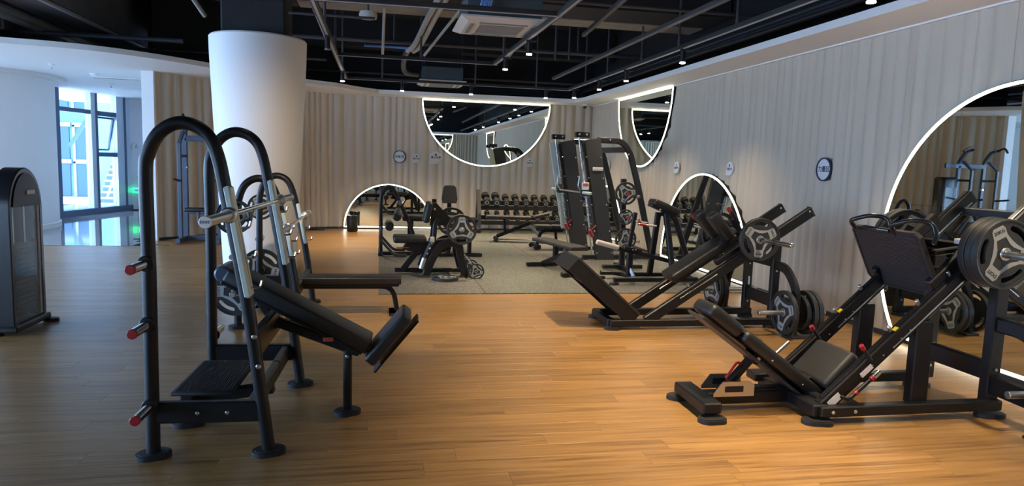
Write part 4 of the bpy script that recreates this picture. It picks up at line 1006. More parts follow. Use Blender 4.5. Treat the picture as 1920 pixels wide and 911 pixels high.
m = MB(); m.prism([(-.40, .42), (-.235, .42), (-.555, 2.0), (-.70, 2.0)], XZ(.66), .03); m.build('cream_board', 'guard', sm, False)
m = MB(); m.beam((.86, -.6, .05), (.86, .6, .05), .08, .07); m.build('rear_beam', 'black_paint', sm)
m = MB(); m.beam((.30, -.6, 1.9), (.30, .6, 1.9), .07, .1); m.build('top_beam', 'black_paint', sm)
m = MB(); m.box((-.26, -.65, 1.55), (.19, .012, .055), .005, 1, None); m.build('badge', 'badge', sm)
m = MB(); m.cyl((-.50, -.62, 1.15), (-.50, .66, 1.15), .015, seg=14); bb = m.build('bar', 'satin_steel', sm)
for s in (-1, 1):
    m = MB(); m.cyl((-.50, s * .64, 1.15), (-.50, s * .98, 1.15), .025, seg=18, cap=.005); m.build('bar_sleeve', 'guard', bb)
    m = MB(); m.box((-.47, s * .6, 1.17), (.13, .09, .16), .02, 2); m.build('bar_carriage', 'panel_grey', bb)
    m = MB(); m.tube(fillet([(-.50, s * .54, 1.16), (-.56, s * .54, 1.25), (-.54, s * .54, 1.42)], .03), .013, 10); m.build('bar_hook', 'satin_steel', bb)
m = MB(); m.box((-.475, -.66, 1.26), (.12, .04, .12), .006); m.build('warning_sticker', 'sticker', sm)
m = MB(); m.box((-.475, -.681, 1.285), (.10, .004, .05), .001); m.build('warning_sticker', 'sticker_red', sm)

# ------------------------------------------------------------------ seated plate-loaded machine
le = thing('leg_extension', 'black plate loaded seated leg machine with curved arch legs on the mat', 'gym machine', (.75, 9.75, .012)); set_org(.75, 9.75)
def ep(name, m, material='black_paint', par=None): return m.build(name, material, par or le)
for y in (9.55, 10.05):
    m = MB(); m.rect(crom([(.62, y, .02), (.68, y, .20), (.78, y, .38), (.92, y, .475), (1.06, y, .45), (1.10, y, .28), (1.17, y, .02)], 5), .06, .11, (0, 1, 0)); ep('arch_leg', m)
    m = MB(); m.box((.62, y, .010), (.22, .11, .018), .004); ep('foot', m, 'rubber')
    m = MB(); m.box((1.17, y, .010), (.17, .11, .018), .004); ep('foot', m, 'rubber')
m = MB(); m.beam((.20, 9.86, .05), (1.18, 9.86, .05), .06, .06); ep('floor_beam', m)
m = MB(); m.beam((.30, 9.80, .05), (.55, 9.80, .38), .06, .08); ep('seat_strut', m)
m = MB(); m.beam((1.05, 9.55, .43), (1.05, 10.05, .43), .08, .1); ep('axle_beam', m)
m = MB(); m.prism([(.30, .36), (.66, .28), (.98, .36), (1.0, .52), (.62, .47), (.36, .46)], XZ(9.80), .16); ep('seat_frame', m)
pad((.17, 9.80, .505), (.63, 9.80, .50), .36, .10, (0, 0, 1), .035).build('seat', 'leather', le)
pad((.615, 9.80, .74), (.675, 9.80, 1.03), .36, .09, (1, 0, 0), .035).build('back_pad', 'leather', le)
m = MB(); m.prism([(.68, .70), (.72, 1.02), (.77, 1.01), (.97, .80), (.94, .70)], XZ(9.80), .12); ep('back_bracket', m)
m = MB(); m.cyl((.74, 9.70, .93), (.74, 9.735, .93), .016, seg=14); ep('bracket_bolt', m, 'bolt_steel')
for y in (9.60, 9.98):
    m = MB(); m.rect(crom([(.55, y, .10), (.62, y, .30), (.72, y, .50), (.74, y, .72), (.78, y, .80)], 5), .045, .06, (0, 1, 0)); ep('swing_arm', m)
m = MB(); m.cyl((.555, 9.55, .11), (.60, 9.55, .27), .040, seg=18, cap=.008); ep('shock_tube', m, 'satin_steel')
m = MB(); m.cyl((.60, 9.55, .27), (.70, 9.55, .50), .034, seg=16); ep('shock_rod', m, 'panel_grey')
for k in range(3): bolt(le, (.635 + .03 * k, 9.512, .33 + .07 * k), (0, -1, 0), .012)
m = MB(); m.box((.70, 9.55, .52), (.06, .07, .08), .015, 2); ep('joint_block', m, 'badge')
m = MB(); m.prism([(.95, .62), (1.05, .47), (1.18, .50), (1.16, .70), (1.05, .76)], XZ(9.60), .05); ep('weight_arm', m)
m = MB(); m.cyl((1.10, 9.72, .67), (1.10, 9.42, .67), .024, seg=18, cap=.004); ep('plate_horn', m, 'satin_steel')
m = MB(); m.cyl((1.10, 9.90, .67), (1.10, 10.2, .67), .024, seg=18, cap=.004); ep('plate_horn', m, 'satin_steel')
m = MB(); m.cyl((1.22, 9.42, .22), (1.22, 10.2, .22), .02, seg=14); ep('storage_bar', m, 'satin_steel')
m = MB(); m.beam((1.10, 9.86, .25), (1.26, 9.86, .21), .05, .05); ep('storage_bracket', m)
m = MB(); m.box((.30, 9.62, .395), (.17, .03, .014), .005); ep('release_lever', m, 'red')
set_org(0, 0)
place_plate((1.10, 9.50, .68), (0, -1, 0), R(0), .93, 'plate on the near horn of the seated leg machine')
place_plate((1.02, 10.12, .74), (0, -1, 0), R(60), .93, 'plate half hidden behind the seated leg machine')
place_plate((1.30, 9.40, .112), (0, -1, 0), R(20), .50, 'small plate with open hub in front of its twin at the leg machine back foot', 'two small plates by the leg machine foot')
place_plate((1.26, 9.72, .125), (0, -1, 0), R(20), .50, 'small plate behind its twin at the seated leg machine back foot', 'two small plates by the leg machine foot')
place_plate((.87, 9.30, .036), (0, 0, 1), R(40), .78, 'plate lying flat on the mat')

# ------------------------------------------------------------------ machines deeper on the mat
cu = thing('leg_curl', 'black seated machine with twin hoop frame by the low mirror', 'gym machine', (.4, 12.0, .012)); set_org(.4, 12.0)
def up_(name, m, material='black_paint', par=None): return m.build(name, material, par or cu)
for y in (11.65, 12.35):
    m = MB(); m.tube(crom([(.0, y, .03), (.0, y, .5), (.0, y, .92), (.03, y, 1.06), (.10, y, 1.13), (.18, y, 1.12), (.25, y, 1.03), (.33, y, .85), (.46, y, .58), (.62, y, .12)], 5), .032, 12, up=(0, 1, 0)); up_('hoop_post', m)
    m = MB(); m.rect(fillet([(.02, y - .1, .50), (-.02, y - .1, .30), (.22, y - .1, .035), (.42, y - .1, .03)], .06), .04, .045, (0, 1, 0)); up_('foot_bar', m, 'panel_grey')
m = MB(); m.beam((.02, 11.6, .05), (1.25, 11.75, .05), .07, .06); up_('floor_beam', m)
m = MB(); m.beam((.0, 11.62, .03), (.0, 12.4, .03), .08, .05); up_('crossbeam', m)
m = MB(); m.cyl((.14, 11.60, .50), (.14, 12.1, .50), .075, seg=20, cap=.02); up_('leg_roller', m, 'leather')
m = MB(); m.cyl((.26, 11.55, .66), (.30, 12.1, .72), .07, seg=20, cap=.02); up_('leg_roller', m, 'leather')
pad((.36, 12.0, .62), (.75, 12.0, .62), .40, .09, (0, 0, 1), .03).build('seat', 'leather', cu)
m = MB(); m.beam((.5, 12.0, .05), (.5, 12.0, .58), .08, .1, (1, 0, 0)); up_('seat_post', m)
m = MB(); m.beam((.9, 12.0, .05), (.9, 12.0, .95), .08, .08, (1, 0, 0)); up_('back_post', m)
pad((.88, 12.0, .62), (1.62, 12.0, .62), .06, .05, (0, 0, 1), .01).build('side_bar', 'black_paint', cu)
m = MB(); m.cyl((.30, 11.58, .90), (.36, 12.2, .92), .05, seg=18, cap=.01); up_('counterweight', m, 'chrome')
set_org(0, 0)
ab = thing('back_extension_seat', 'grey rounded back pad rising behind the seated leg machine', 'gym machine', (1.12, 11.6, .012)); set_org(1.12, 11.6)
m = MB(); m.prism([(-.115, -.13), (.115, -.13), (.13, -.06), (.105, .13), (.075, .165), (-.075, .165), (-.105, .13), (-.13, -.06)], XZ(11.55) @ TR(1.12, 1.04, 0), .07); m.build('back_pad', 'leather_grey', ab)
m = MB(); m.beam((1.12, 11.6, .05), (1.12, 11.6, .95), .07, .07, (1, 0, 0)); m.build('post', 'black_paint', ab)
m = MB(); m.beam((.80, 11.62, .04), (1.70, 11.62, .04), .07, .06); m.build('floor_beam', 'black_paint', ab)
m = MB(); m.beam((1.12, 11.62, .62), (1.62, 11.62, .62), .06, .06); m.build('side_bar', 'black_paint', ab)
pad((1.30, 11.62, .48), (1.66, 11.62, .48), .36, .08).build('seat', 'leather', ab)
m = MB(); m.beam((1.48, 11.62, .05), (1.48, 11.62, .45), .07, .07, (1, 0, 0)); m.build('seat_post', 'black_paint', ab)
set_org(0, 0)

# ------------------------------------------------------------------ dumbbell rack
dr = thing('dumbbell_rack', 'long two tier black dumbbell rack along the back wall', 'rack', (3.5, 15.8, .012)); set_org(3.5, 15.8)
for x in (2.20, 4.82):
    m = MB(); m.prism([(15.58, .0), (15.66, .0), (15.80, .55), (15.95, .96), (15.93, .985), (15.85, .985), (15.80, .96), (15.60, .45)], Matrix(((0, 0, 1, x), (1, 0, 0, 0), (0, 1, 0, 0), (0, 0, 0, 1))), .075); m.build('end_frame', 'panel_grey', dr, False)
    m = MB(); m.beam((x, 15.58, .03), (x, 16.15, .03), .08, .05); m.build('foot', 'black_paint', dr)
    m = MB(); m.beam((x, 16.1, .03), (x, 15.9, .9), .06, .06, (1, 0, 0)); m.build('rear_strut', 'black_paint', dr)
for z, y in ((.60, 15.86), (.27, 15.72)):
    for dy, dz in ((-.10, -.02), (.12, .08)):
        m = MB(); m.beam((2.20, y + dy, z + dz), (4.82, y + dy, z + dz), .05, .10); m.build('shelf_rail', 'black_paint', dr)
set_org(0, 0)
DB = None
def dumbbell(loc, scale, label, group):
    global DB
    if DB is None:
        DB = thing('dumbbell', label, 'dumbbell', group=group); set_org(0, 0)
        m = MB(); m.cyl((0, -.08, 0), (0, .08, 0), .017, seg=12); m.build('handle', 'satin_steel', DB)
        for s in (-1, 1):
            m = MB(); m.lathe([(.03, 0), (.062, .006), (.074, .02), (.074, .085), (.066, .098), (.05, .102), (.048, .096), (.005, .096)], frame((0, s * .055, 0), (0, s, 0)), 24); hd_ = m.build('head', 'dumbbell_rubber', DB)
            tri = [((.052 if k % 2 == 0 else .040) * math.cos(R(90 + 60 * k)), (.052 if k % 2 == 0 else .040) * math.sin(R(90 + 60 * k))) for k in range(6)]
            me = flat_mesh('emblem', [tri, [(x * .52, y * .52) for x, y in tri]], .001); e_ = finish('emblem', me, 'emblem', hd_, False)
            e_.matrix_local = TR(0, s * .1525, 0) @ Matrix.Rotation(R(90 if s < 0 else -90), 4, 'X')
        o = DB
    else: o = dup(DB)
    o.location = loc; o.rotation_euler = (R(24), 0, 0); o.scale = (scale,) * 3; o['label'] = label; o['group'] = group
    return o
ORD = ['first', 'second', 'third', 'fourth', 'fifth', 'sixth', 'seventh', 'eighth', 'ninth', 'tenth', 'last']
for i in range(11):
    s_ = 1.28 if i < 2 else 1.10
    dumbbell((2.38 + .232 * i, 15.86, .775 + (s_ - 1.1) * .08), s_, f'{ORD[i]} dumbbell on the upper tier, counted from the rack end away from the side wall', 'dumbbells on the upper tier')
for i in range(11):
    s_ = (.82 if i < 2 else .98 if i < 7 else 1.02)
    dumbbell((2.40 + .232 * i, 15.72, .428), s_, f'{ORD[i]} dumbbell on the lower tier, counted from the rack end away from the side wall', 'dumbbells on the lower tier')

# ------------------------------------------------------------------ loose benches
b1 = thing('adjustable_bench', 'black adjustable bench with raised seat and wheels before the dumbbell rack', 'bench', (2.8, 14.0, .012), R(-8)); set_org(2.8, 13.95)
pad((2.12, 13.95, .50), (3.06, 13.95, .50), .28, .065, (0, 0, 1), .025).build('back_pad', 'leather_grey', b1)
pad((3.09, 13.95, .51), (3.42, 13.95, .60), .30, .065, (0, 0, 1), .025).build('seat', 'leather_grey', b1)
m = MB(); m.beam((2.35, 13.95, .10), (3.05, 13.95, .40), .07, .07); m.build('main_beam', 'black_paint', b1)
m = MB(); m.beam((2.50, 13.95, .46), (2.52, 13.95, .18), .05, .05, (1, 0, 0)); m.build('back_strut', 'black_paint', b1)
m = MB(); m.beam((3.0, 13.95, .38), (3.30, 13.95, .06), .06, .06); m.build('front_strut', 'satin_steel', b1)
m = MB(); m.beam((2.35, 13.75, .06), (2.35, 14.15, .06), .06, .06); m.build('rear_crossfoot', 'black_paint', b1)
m = MB(); m.beam((3.30, 13.70, .03), (3.30, 14.20, .03), .06, .06); m.build('front_crossfoot', 'black_paint', b1)
m = MB(); m.beam((2.35, 13.95, .04), (3.3, 13.95, .04), .03, .02); m.build('tie_bar', 'satin_steel', b1)
for y in (13.72, 14.18): MB().cyl((2.33, y - .02, .045), (2.33, y + .02, .045), .045, seg=18, cap=.006).build('wheel', 'rubber', b1)
set_org(0, 0)
b2 = thing('utility_bench', 'short black bench with curved leg beside the smith machine', 'bench', (3.2, 12.9, .012)); set_org(3.2, 12.9)
pad((2.88, 12.9, .42), (3.22, 12.9, .42), .28, .075, (0, 0, 1), .026).build('seat', 'leather_grey', b2)
pad((3.23, 12.9, .42), (3.60, 12.9, .42), .28, .075, (0, 0, 1), .026).build('back_pad', 'leather_grey', b2)
m = MB(); m.rect(fillet([(3.45, 12.9, .35), (3.02, 12.9, .35), (2.94, 12.9, .06)], .12), .06, .06, (0, 1, 0)); m.build('front_leg', 'black_paint', b2)
m = MB(); m.beam((2.94, 12.68, .05), (2.94, 13.12, .05), .08, .07); m.build('front_crossfoot', 'black_paint', b2)
m = MB(); m.beam((3.30, 12.9, .36), (3.34, 12.9, .03), .05, .05, (1, 0, 0)); m.build('rear_leg', 'black_paint', b2)
m = MB(); m.beam((3.34, 12.7, .03), (3.34, 13.1, .03), .06, .05); m.build('rear_crossfoot', 'black_paint', b2)
for y in (12.68, 13.12): MB().cyl((2.88, y - .02, .045), (2.88, y + .02, .045), .045, seg=16, cap=.006).build('wheel', 'rubber', b2)
set_org(0, 0)
b3 = thing('incline_utility_bench', 'black adjustable bench on the mat in front of the smith machine', 'bench', (2.65, 10.1, .012), R(12)); set_org(0, 0)
pad((-.03, .65, .42), (.0, -.20, .42), .27, .06, (0, 0, 1), .024).build('back_pad', 'leather_grey', b3)
pad((.0, -.215, .42), (.02, -.60, .42), .28, .06, (0, 0, 1), .024).build('seat', 'leather_grey', b3)
m = MB(); m.beam((-.02, .5, .05), (0, -.25, .30), .06, .07); m.build('main_beam', 'black_paint', b3)
m = MB(); m.beam((0, .1, .38), (0, .1, .16), .06, .08, (1, 0, 0)); m.build('centre_post', 'black_paint', b3)
m = MB(); m.beam((0, -.2, .36), (0, -.55, .06), .05, .06); m.build('front_strut', 'satin_steel', b3)
m = MB(); m.beam((-.30, .50, .04), (.24, .50, .04), .07, .06); m.build('rear_crossfoot', 'black_paint', b3)
m = MB(); m.beam((-.22, -.55, .04), (.22, -.55, .04), .07, .06); m.build('front_crossfoot', 'black_paint', b3)
MB().cyl((.06, -.30, .20), (.11, -.30, .20), .022, seg=14, cap=.005).build('pop_pin', 'red', b3)

# ------------------------------------------------------------------ assisted pull-up tower
pu = thing('pullup_tower', 'tall blue grey assisted pull-up tower behind the tapered column', 'gym machine', (-3.1, 13.4, 0)); set_org(-3.1, 13.4)
def pp(name, m, material='case_blue', par=None): return m.build(name, material, par or pu)
for x in (-3.52, -2.86):
    m = MB(); m.rect(fillet([(x, 13.62, .05), (x, 13.62, 1.98), (x + .10, 13.35, 2.20), (x + .12, 13.2, 2.22)], .1), .06, .09, (0, 1, 0)); pp('upright', m)
    m = MB(); m.rect([(x, 13.25, .05), (x, 13.25, 1.78), (x, 13.5, 1.98)], .05, .07, (0, 1, 0)); pp('front_upright', m)
    m = MB(); m.beam((x, 13.25, 1.56), (x, 13.62, 1.56), .05, .05); pp('side_tie', m)
    m = MB(); m.beam((x, 13.05, .06), (x, 13.75, .06), .08, .09); pp('base_beam', m)
    d = -1 if x < -3.2 else 1
    ex_ = .05 if d < 0 else .50
    m = MB(); m.tube(crom([(x + .1, 13.2, 2.22), (x + .12 + ex_ * .1, 13.08, 2.26), (x + .12 + ex_ * .5, 12.98, 2.27), (x + .12 + ex_, 12.88, 2.18)], 5), .022, 10); pp('pullup_grip', m, 'black_paint')
    m = MB(); m.cyl((x, 13.26, 1.12), (x, 12.88, 1.16), .02, seg=12, cap=.004); pp('dip_handle', m, 'black_paint')
m = MB(); m.beam((-3.52, 13.62, 1.88), (-2.5, 13.62, 1.88), .06, .10); pp('top_beam', m)
m = MB(); m.beam((-3.52, 13.62, .55), (-2.86, 13.62, .55), .05, .08); pp('lower_beam', m)
m = MB(); m.beam((-3.52, 13.62, .06), (-2.3, 13.62, .06), .08, .09); pp('base_tie', m)
pad((-3.42, 13.15, .62), (-2.96, 13.15, .62), .24, .07).build('knee_pad', 'leather', pu)
m = MB(); m.rect([(-3.19, 13.15, .58), (-3.19, 13.15, .40), (-3.19, 13.6, .32)], .05, .06, (1, 0, 0)); pp('knee_lever', m)
m = MB(); m.box((-2.50, 13.55, .85), (.42, .30, 1.55), .06, 3); pp('weight_shroud', m, 'black_gloss')
m = MB(); m.box((-2.50, 13.395, .85), (.28, .01, 1.1), .004); pp('shroud_window', m, 'dark_screen')
m = MB(); m.cyl((-3.46, 13.6, 1.36), (-3.46, 13.52, 1.36), .02, seg=12); pp('pulley', m, 'chrome')
set_org(0, 0)
# low rack of small weights by the column foot

# ------------------------------------------------------------------ dark service ceiling
def run(name, label, cat, p0, p1, material, r=None, w=.05, h=.05, group=None):
    c = (Vector(p0) + Vector(p1)) / 2; set_org(*c); m = MB()
    if r: m.cyl(p0, p1, r, seg=10)
    else: m.beam(p0, p1, w, h, r=.003)
    o = m.build(name, material); o.location = c; set_org(0, 0); return tag(o, label, cat, group)
def sbeam(name, a, material):
    return struct(MB().span(*a, 0).build(name, material, None, False))
bmX = sbeam('beam_cross', (-8.4, 5.0, 9.7, 11.0, 3.82, 4.5), 'concrete_dark')
MB().span(-1.2, 4.95, 10.5, 10.98, 3.805, 3.82, 0).build('lit_underside', 'concrete_lit', bmX, False)  # bare concrete underside, coloured paler to stand for the light falling on it
sbeam('beam_left', (-5.15, -4.46, 2.0, 16.4, 3.62, 4.5), 'concrete_mid')
sbeam('beam_far', (-4.0, 5.0, 14.9, 15.3, 3.9, 4.5), 'ceiling_black')
dl = thing('air_duct', 'long grey rectangular air duct over the lobby edge', 'duct', (-6.0, 10.5, 3.58)); set_org(-6.0, 10.5, 3.58)
MB().span(-6.35, -5.65, 4.0, 16.5, 3.40, 3.76, .01).build('duct_body', 'concrete_mid', dl)
for y in (6, 8, 10, 12, 14): MB().span(-6.38, -5.62, y - .02, y + .02, 3.38, 3.78, .004).build('flange', 'duct_foil', dl)
set_org(0, 0)
run('cable_tray', 'pale steel channel running beside the left concrete beam', 'cable tray', (-5.30, 4, 3.46), (-5.30, 16, 3.46), 'duct_foil', w=.10, h=.05)
run('cable_tray', 'pale steel edge channel clipped under the left concrete beam', 'cable tray', (-4.49, 3, 3.585), (-4.49, 16.2, 3.585), 'duct_foil', w=.06, h=.04)
run('ceiling_pipe', 'pale round pipe above the lobby edge duct', 'pipe', (-5.48, 3, 3.62), (-5.48, 16, 3.62), 'pipe_pale', r=.09)
run('ceiling_pipe', 'dark cross pipe near the round lobby column', 'pipe', (-8.2, 12.4, 3.42), (-3.2, 12.4, 3.42), 'pipe_grey', r=.04)
run('ceiling_pipe', 'thin cross pipe behind the tapered column', 'pipe', (-8.0, 13.3, 3.38), (-1.0, 13.3, 3.38), 'pipe_dark', r=.025)
run('ceiling_pipe', 'grey cross pipe passing under the bare concrete beam', 'pipe', (-2.6, 12.9, 3.70), (4.9, 12.9, 3.70), 'pipe_grey', r=.035)
run('ceiling_pipe', 'thin conduit over the big air conditioner', 'pipe', (1.2, 8.6, 3.62), (4.9, 8.6, 3.62), 'pipe_grey', r=.022)
run('ceiling_pipe', 'long dark pipe crossing behind the far air conditioner', 'pipe', (-2.0, 15.6, 3.46), (4.8, 15.6, 3.46), 'pipe_dark', r=.03)
run('ceiling_pipe', 'thin cross conduit level with the tapered column top', 'pipe', (-3.6, 9.2, 3.52), (-2.1, 9.2, 3.52), 'pipe_grey', r=.018)
run('ceiling_pipe', 'thin cross conduit beside the column core', 'pipe', (-1.2, 9.6, 3.45), (-.1, 9.6, 3.45), 'pipe_grey', r=.018)
for k, (x, z, r_) in enumerate(((4.58, 3.30, .03), (4.68, 3.36, .03), (4.80, 3.42, .035), (4.90, 3.50, .03))):
    run('wall_conduit', ['lowest', 'second lowest', 'third', 'topmost'][k] + ' dark conduit running above the side wall soffit', 'pipe', (x, -3, z), (x, 16.2, z), 'pipe_grey' if k % 2 else 'pipe_dark', r=r_, group='conduits above the side soffit')
run('cable_tray', 'upper steel cable tray parallel to the side wall track', 'cable tray', (3.48, 2.0, 3.36), (3.42, 14.0, 3.36), 'pipe_grey', w=.07, h=.05)
run('cable_tray', 'short hanging strut bar over the smith machine', 'cable tray', (2.55, 7.2, 3.42), (2.75, 9.6, 3.42), 'pipe_grey', w=.05, h=.05)
# hanger rods
gH = 'black hanger rods of the ceiling'
for x, y, zb in ((4.0, 5.2, 3.24), (4.0, 7.6, 3.24), (4.0, 9.2, 3.24), (4.0, 10.6, 3.24), (3.97, 12.2, 3.24), (3.95, 13.5, 3.24), (1.9, 14.6, 3.24), (.0, 14.6, 3.24), (3.2, 14.6, 3.24),
                 (-.7, 9.0, 3.24), (-.7, 11.0, 3.24), (-.7, 13.0, 3.24), (1.85, 10.9, 3.24), (.6, 11.4, 3.24), (2.6, 12.9, 3.72), (3.6, 12.9, 3.72), (.2, 12.9, 3.72), (-1.6, 12.9, 3.72), (2.9, 11.8, 3.4), (3.3, 12.4, 3.5)):
    run('hanger_rod', 'thin vertical hanger rod in the dark ceiling void', 'rod', (x, y, zb), (x, y, ZC), 'pipe_grey', r=.018, group=gH)
# slanting conduits and wrapped hoses round the middle
for k, (p0, p1, mt_, r_, lb) in enumerate((
        ((.02, 10.6, 3.80), (.0, 12.0, 3.30), 'pipe_pale', .022, 'pale upright conduit hanging left of the air conditioner hoses'),
        ((1.12, 9.8, 3.78), (.70, 12.2, 3.40), 'pipe_pale', .022, 'pale slanting conduit beside the wrapped hoses'),
        ((2.9, 11.2, 4.48), (2.10, 11.9, 3.40), 'pipe_pale', .02, 'short pale slanting conduit near the track corner'),
        ((-1.0, 10.9, 3.78), (-.85, 12.2, 3.42), 'pipe_pale', .025, 'pale slanting pipe right of the tapered column'),
        ((-2.5, 9.4, 3.8), (-2.35, 10.2, 3.45), 'pipe_pale', .03, 'pale bent pipe left of the column core'))):
    run('conduit', lb, 'pipe', p0, p1, mt_, r=r_)
hz_ = thing('refrigerant_hose', 'pair of thick pale wrapped hoses above the far air conditioner', 'hose', (.55, 10.6, 3.7)); set_org(.55, 10.6, 3.7)
for dx in (0, .10):
    m = MB(); m.tube(crom([(.74 + dx, 9.2, 3.76), (.66 + dx, 10.6, 3.72), (.52 + dx, 11.9, 3.52), (.42 + dx, 12.3, 3.47)], 8), .042, 10); m.build('hose', 'pipe_pale', hz_)
m = MB(); m.tube(crom([(.42, 12.3, 3.47), (.40, 13.2, 3.50), (.40, 13.9, 3.42), (.46, 14.2, 3.34), (.70, 14.5, 3.34)], 8), .05, 10); m.build('drain_bend', 'pipe_grey', hz_)
m = MB(); m.tube(crom([(.45, 12.2, 3.50), (.1, 12.3, 3.52), (-.3, 12.2, 3.50)], 6), .02, 8); m.build('cable', 'blue_cable', hz_)
set_org(0, 0)
bc = thing('blue_cable_bundle', 'bundle of blue cables looped over the big air conditioner', 'cable', (1.15, 8.2, 3.55)); set_org(1.15, 8.2, 3.55)
for k in range(5):
    m = MB(); m.tube(crom([(.85 + .07 * k, 7.9, 3.95), (.9 + .07 * k, 8.0, 3.58 - .015 * k), (1.12 + .03 * k, 8.2, 3.50), (1.12 + .03 * k, 8.4, 3.40)], 6), .016, 8); m.build('cable', 'blue_cable', bc)
set_org(0, 0)
sd = thing('ceiling_detector', 'pale round detector hanging from a bracket near the left track', 'detector', (-.2, 10.0, 3.52)); set_org(-.2, 10.0, 3.52)
MB().lathe([(.02, .1), (.11, .09), (.125, .05), (.115, .0), (.02, -.01)], frame((-.2, 10.0, 3.52), (0, 0, 1)), 24).build('body', 'ac_white', sd)
MB().cyl((-.2, 10.0, 3.6), (-.2, 10.0, 3.82), .015).build('stem', 'pipe_grey', sd)
set_org(0, 0)
# ceiling cassettes
def cassette(label, c, s=.95, casing=True):
    root = thing('air_conditioner', label, 'air conditioner', c); set_org(0, 0); h = s / 2
    m = MB(); m.add([V(-h, -h, .03), V(h, -h, .03), V(h, h, .03), V(-h, h, .03), V(-h, -h, .012), V(h, -h, .012), V(h, h, .012), V(-h, h, .012), V(-h * .82, -h * .82, -.03), V(h * .82, -h * .82, -.03), V(h * .82, h * .82, -.03), V(-h * .82, h * .82, -.03)],
                    [[0, 1, 2, 3], [0, 4, 5, 1], [1, 5, 6, 2], [2, 6, 7, 3], [3, 7, 4, 0], [4, 8, 9, 5], [5, 9, 10, 6], [6, 10, 11, 7], [7, 11, 8, 4], [8, 11, 10, 9]]); pn_ = m.build('panel', 'ac_white', root, False)
    for k in range(4):
        m = MB(); m.box((0, -h * .70, -.034), (s * .56, .05, .012), .004, 1, RZ(k * math.pi / 2)); m.build('louver', 'ac_grille', pn_)
    g = s * .26
    for k in range(9): MB().box((0, -g + (k + .5) * 2 * g / 9, -.034), (2 * g, g * 2 / 9 * .62, .012), .002).build('grille_slat', 'ac_grille', root)
    m = MB(); m.box((0, 0, .17), (s * .86, s * .86, .27), .01); m.build('casing', 'ac_case', root)
    for x in (-1, 1):
        for y in (-1, 1): MB().cyl((x * h * .8, y * h * .8, .25), (x * h * .8, y * h * .8, ZC - c[2]), .007, seg=6).build('hanger', 'pipe_grey', root)
    return root
cassette('big white ceiling air conditioner with ribbed grille near the short track', (1.43, 8.85, 3.30), 1.06)
cassette('smaller looking white air conditioner over the hanging half disc mirror', (1.24, 15.18, 3.26), .98)

# ------------------------------------------------------------------ lighting tracks and lamps
def track(label, p0, p1):
    root = thing('light_track', label, 'light track', ((p0[0] + p1[0]) / 2, (p0[1] + p1[1]) / 2, 3.2)); set_org(*root.location)
    m = MB(); m.beam((*p0, 3.225), (*p1, 3.225), .075, .05, r=.004); m.build('channel', 'pipe_dark', root)
    m = MB(); m.beam((*p0, 3.199), (*p1, 3.199), .03, .006, r=.001); m.build('contact_rail', 'duct_foil', root); set_org(0, 0); return root
track('black lighting track along the side wall soffit', (3.96, -3.0), (3.92, 14.63))
track('black lighting track parallel to the back wall', (-.72, 14.63), (3.95, 14.63))
track('black lighting track beside the tapered column', (-.70, -3.0), (-.72, 14.6))
track('black cross track under the big air conditioner edge', (-.70, 7.55), (1.9, 7.5))
track('black cross track at the far end of the short track', (-.72, 11.4), (1.85, 11.45))
track('short track between the two air conditioners', (1.87, 7.5), (1.80, 11.45))
track('black lighting track over the middle of the room', (1.87, -3.0), (1.87, 7.45))
LAMP = None
WARM = (1.0, 0.79, 0.53)
def lamp(x, y, label, group=None, watt=1.0, tilt=(0, 0), cone=100, lit=True):
    global LAMP
    if LAMP is None:
        LAMP = thing('track_spotlight', label, 'spotlight'); set_org(0, 0)
        MB().cyl((0, 0, -.175), (0, 0, -.03), .036, seg=20, cap=.003).build('housing', 'black_paint', LAMP)
        MB().cyl((0, 0, -.19), (0, 0, -.175), .0375, .036, seg=20).build('lens', 'lamp_glow', LAMP)
        MB().box((.03, 0, -.012), (.14, .034, .026), .004).build('adaptor', 'pipe_dark', LAMP)
        o = LAMP
    else: o = dup(LAMP)
    o.location = (x, y, 3.2); o['label'] = label
    if group: o['group'] = group
    elif 'group' in o: del o['group']
    if not lit:
        for ch in o.children:
            if ch.name.startswith('lens'): ch.data = ch.data.copy(); ch.data.materials[0] = MAT['ac_grille']
        return o
    l = bpy.data.lights.new('spot_beam', 'SPOT'); l.energy = SPOT_W * watt; l.color = WARM; l.spot_size = R(cone); l.spot_blend = 1.0; l.shadow_soft_size = .035
    lo = bpy.data.objects.new('spot_beam', l); COL.objects.link(lo); lo.location = (x, y, 3.2 - .20); lo.rotation_euler = (R(tilt[0]), R(tilt[1]), R(tilt[2] if len(tilt) > 2 else 0))
    return o
gR, gB_, gM, gL = 'spotlights on the side wall track', 'spotlights on the back wall track', 'spotlights on the middle track', 'spotlights beside the column'
O_ = ['first', 'second', 'third', 'fourth', 'fifth', 'sixth']
for i, y in enumerate((14.25, 12.54, 11.1, 8.91, 5.25, 2.9)): lamp(3.94, y, f'{O_[i]} spotlight on the side wall track from the back wall corner', gR, .6)
for i, x in enumerate((.40, 1.82, 3.42)): lamp(x, 14.63, ['spotlight on the back track over the round sign', 'spotlight on the back track just past the smaller air conditioner', 'spotlight on the back track by the mirror corner'][i], gB_, 1.0)
lamp(1.82, 10.54, 'spotlight at the far end of the short track'); lamp(1.86, 8.99, 'spotlight in the middle of the short track')
lamp(-.72, 13.37, 'spotlight at the end of the column side track')
lamp(-.71, 9.6, 'unlit spotlight on the column side track next to the tapered column', lit=False)
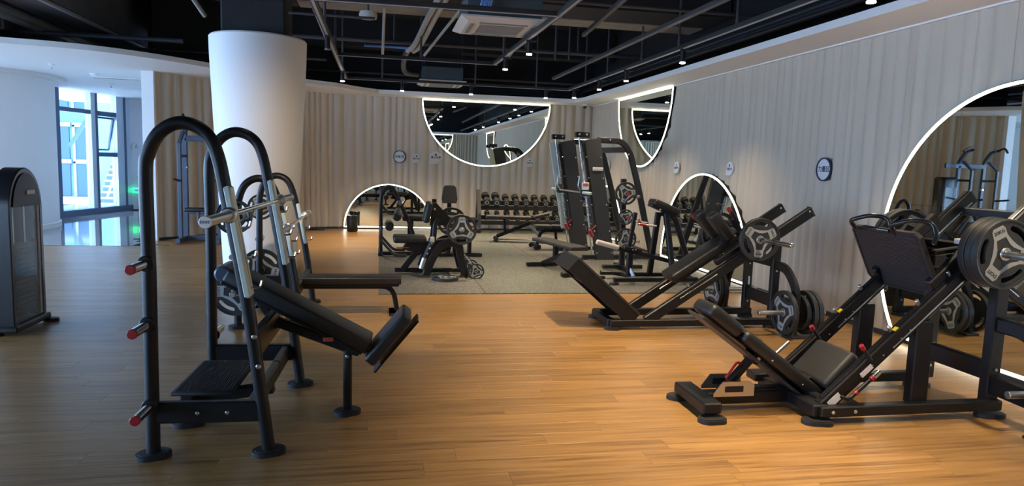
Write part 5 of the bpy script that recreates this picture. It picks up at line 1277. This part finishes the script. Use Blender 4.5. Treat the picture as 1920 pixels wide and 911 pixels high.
for i, (y, w_, t_) in enumerate(((5.75, .9, 24), (5.2, .55, 12), (4.1, 1.2, 0), (2.6, .8, 0), (.4, .8, 0))): lamp(1.87, y, f'{O_[i]} spotlight on the middle track from the big air conditioner', gM, w_, (t_, 0), 84)
lamp(-.70, 5.8, 'spotlight on the column side track aimed at the mat edge', None, .75, (28, -20), 70)
lamp(-.70, 4.9, 'added unseen spotlight on the column side track, warm fill for the tapered column', None, 1.1, (68, 0, 10), 46)  # added out of view to put warm fill light on the column

# small fittings in the lobby ceiling
for nm, lb, x, y in (('sprinkler', 'small sprinkler head in the lobby ceiling near the soffit edge', -5.55, 13.35), ('sprinkler', 'small sprinkler head in the lobby ceiling near the window', -5.75, 16.6)):
    t = thing(nm, lb, 'sprinkler', (x, y, ZS)); set_org(x, y, ZS)
    MB().lathe([(.05, 0), (.045, .012), (.012, .016), (.012, .05)], frame((x, y, ZS), (0, 0, -1)), 14).build('rosette', 'white_paint', t)
    MB().lathe([(.012, .05), (.014, .075), (.032, .08), (.03, .085)], frame((x, y, ZS), (0, 0, -1)), 14).build('deflector', 'satin_steel', t)
t = thing('smoke_detector', 'round white detector on the lobby ceiling between the sprinklers', 'detector', (-5.35, 14.6, ZS)); set_org(-5.35, 14.6, ZS)
MB().lathe([(.07, 0), (.07, .02), (.05, .04), (.02, .045)], frame((-5.35, 14.6, ZS), (0, 0, -1)), 20).build('body', 'white_paint', t)
MB().lathe([(.085, 0), (.085, .008)], frame((-5.35, 14.6, ZS), (0, 0, -1)), 20).build('base', 'white_paint', t)
t = thing('ceiling_vent', 'flat white slot vent in the lobby ceiling', 'vent', (-5.2, 15.3, ZS)); set_org(-5.2, 15.3, ZS)
MB().box((-5.2, 15.3, ZS - .006), (.9, .16, .012), .003).build('frame', 'white_paint', t)
MB().box((-5.2, 15.27, ZS - .013), (.84, .03, .006), .001).build('slot', 'ac_grille', t)
MB().box((-5.2, 15.33, ZS - .013), (.84, .03, .006), .001).build('slot', 'ac_grille', t)
set_org(0, 0)
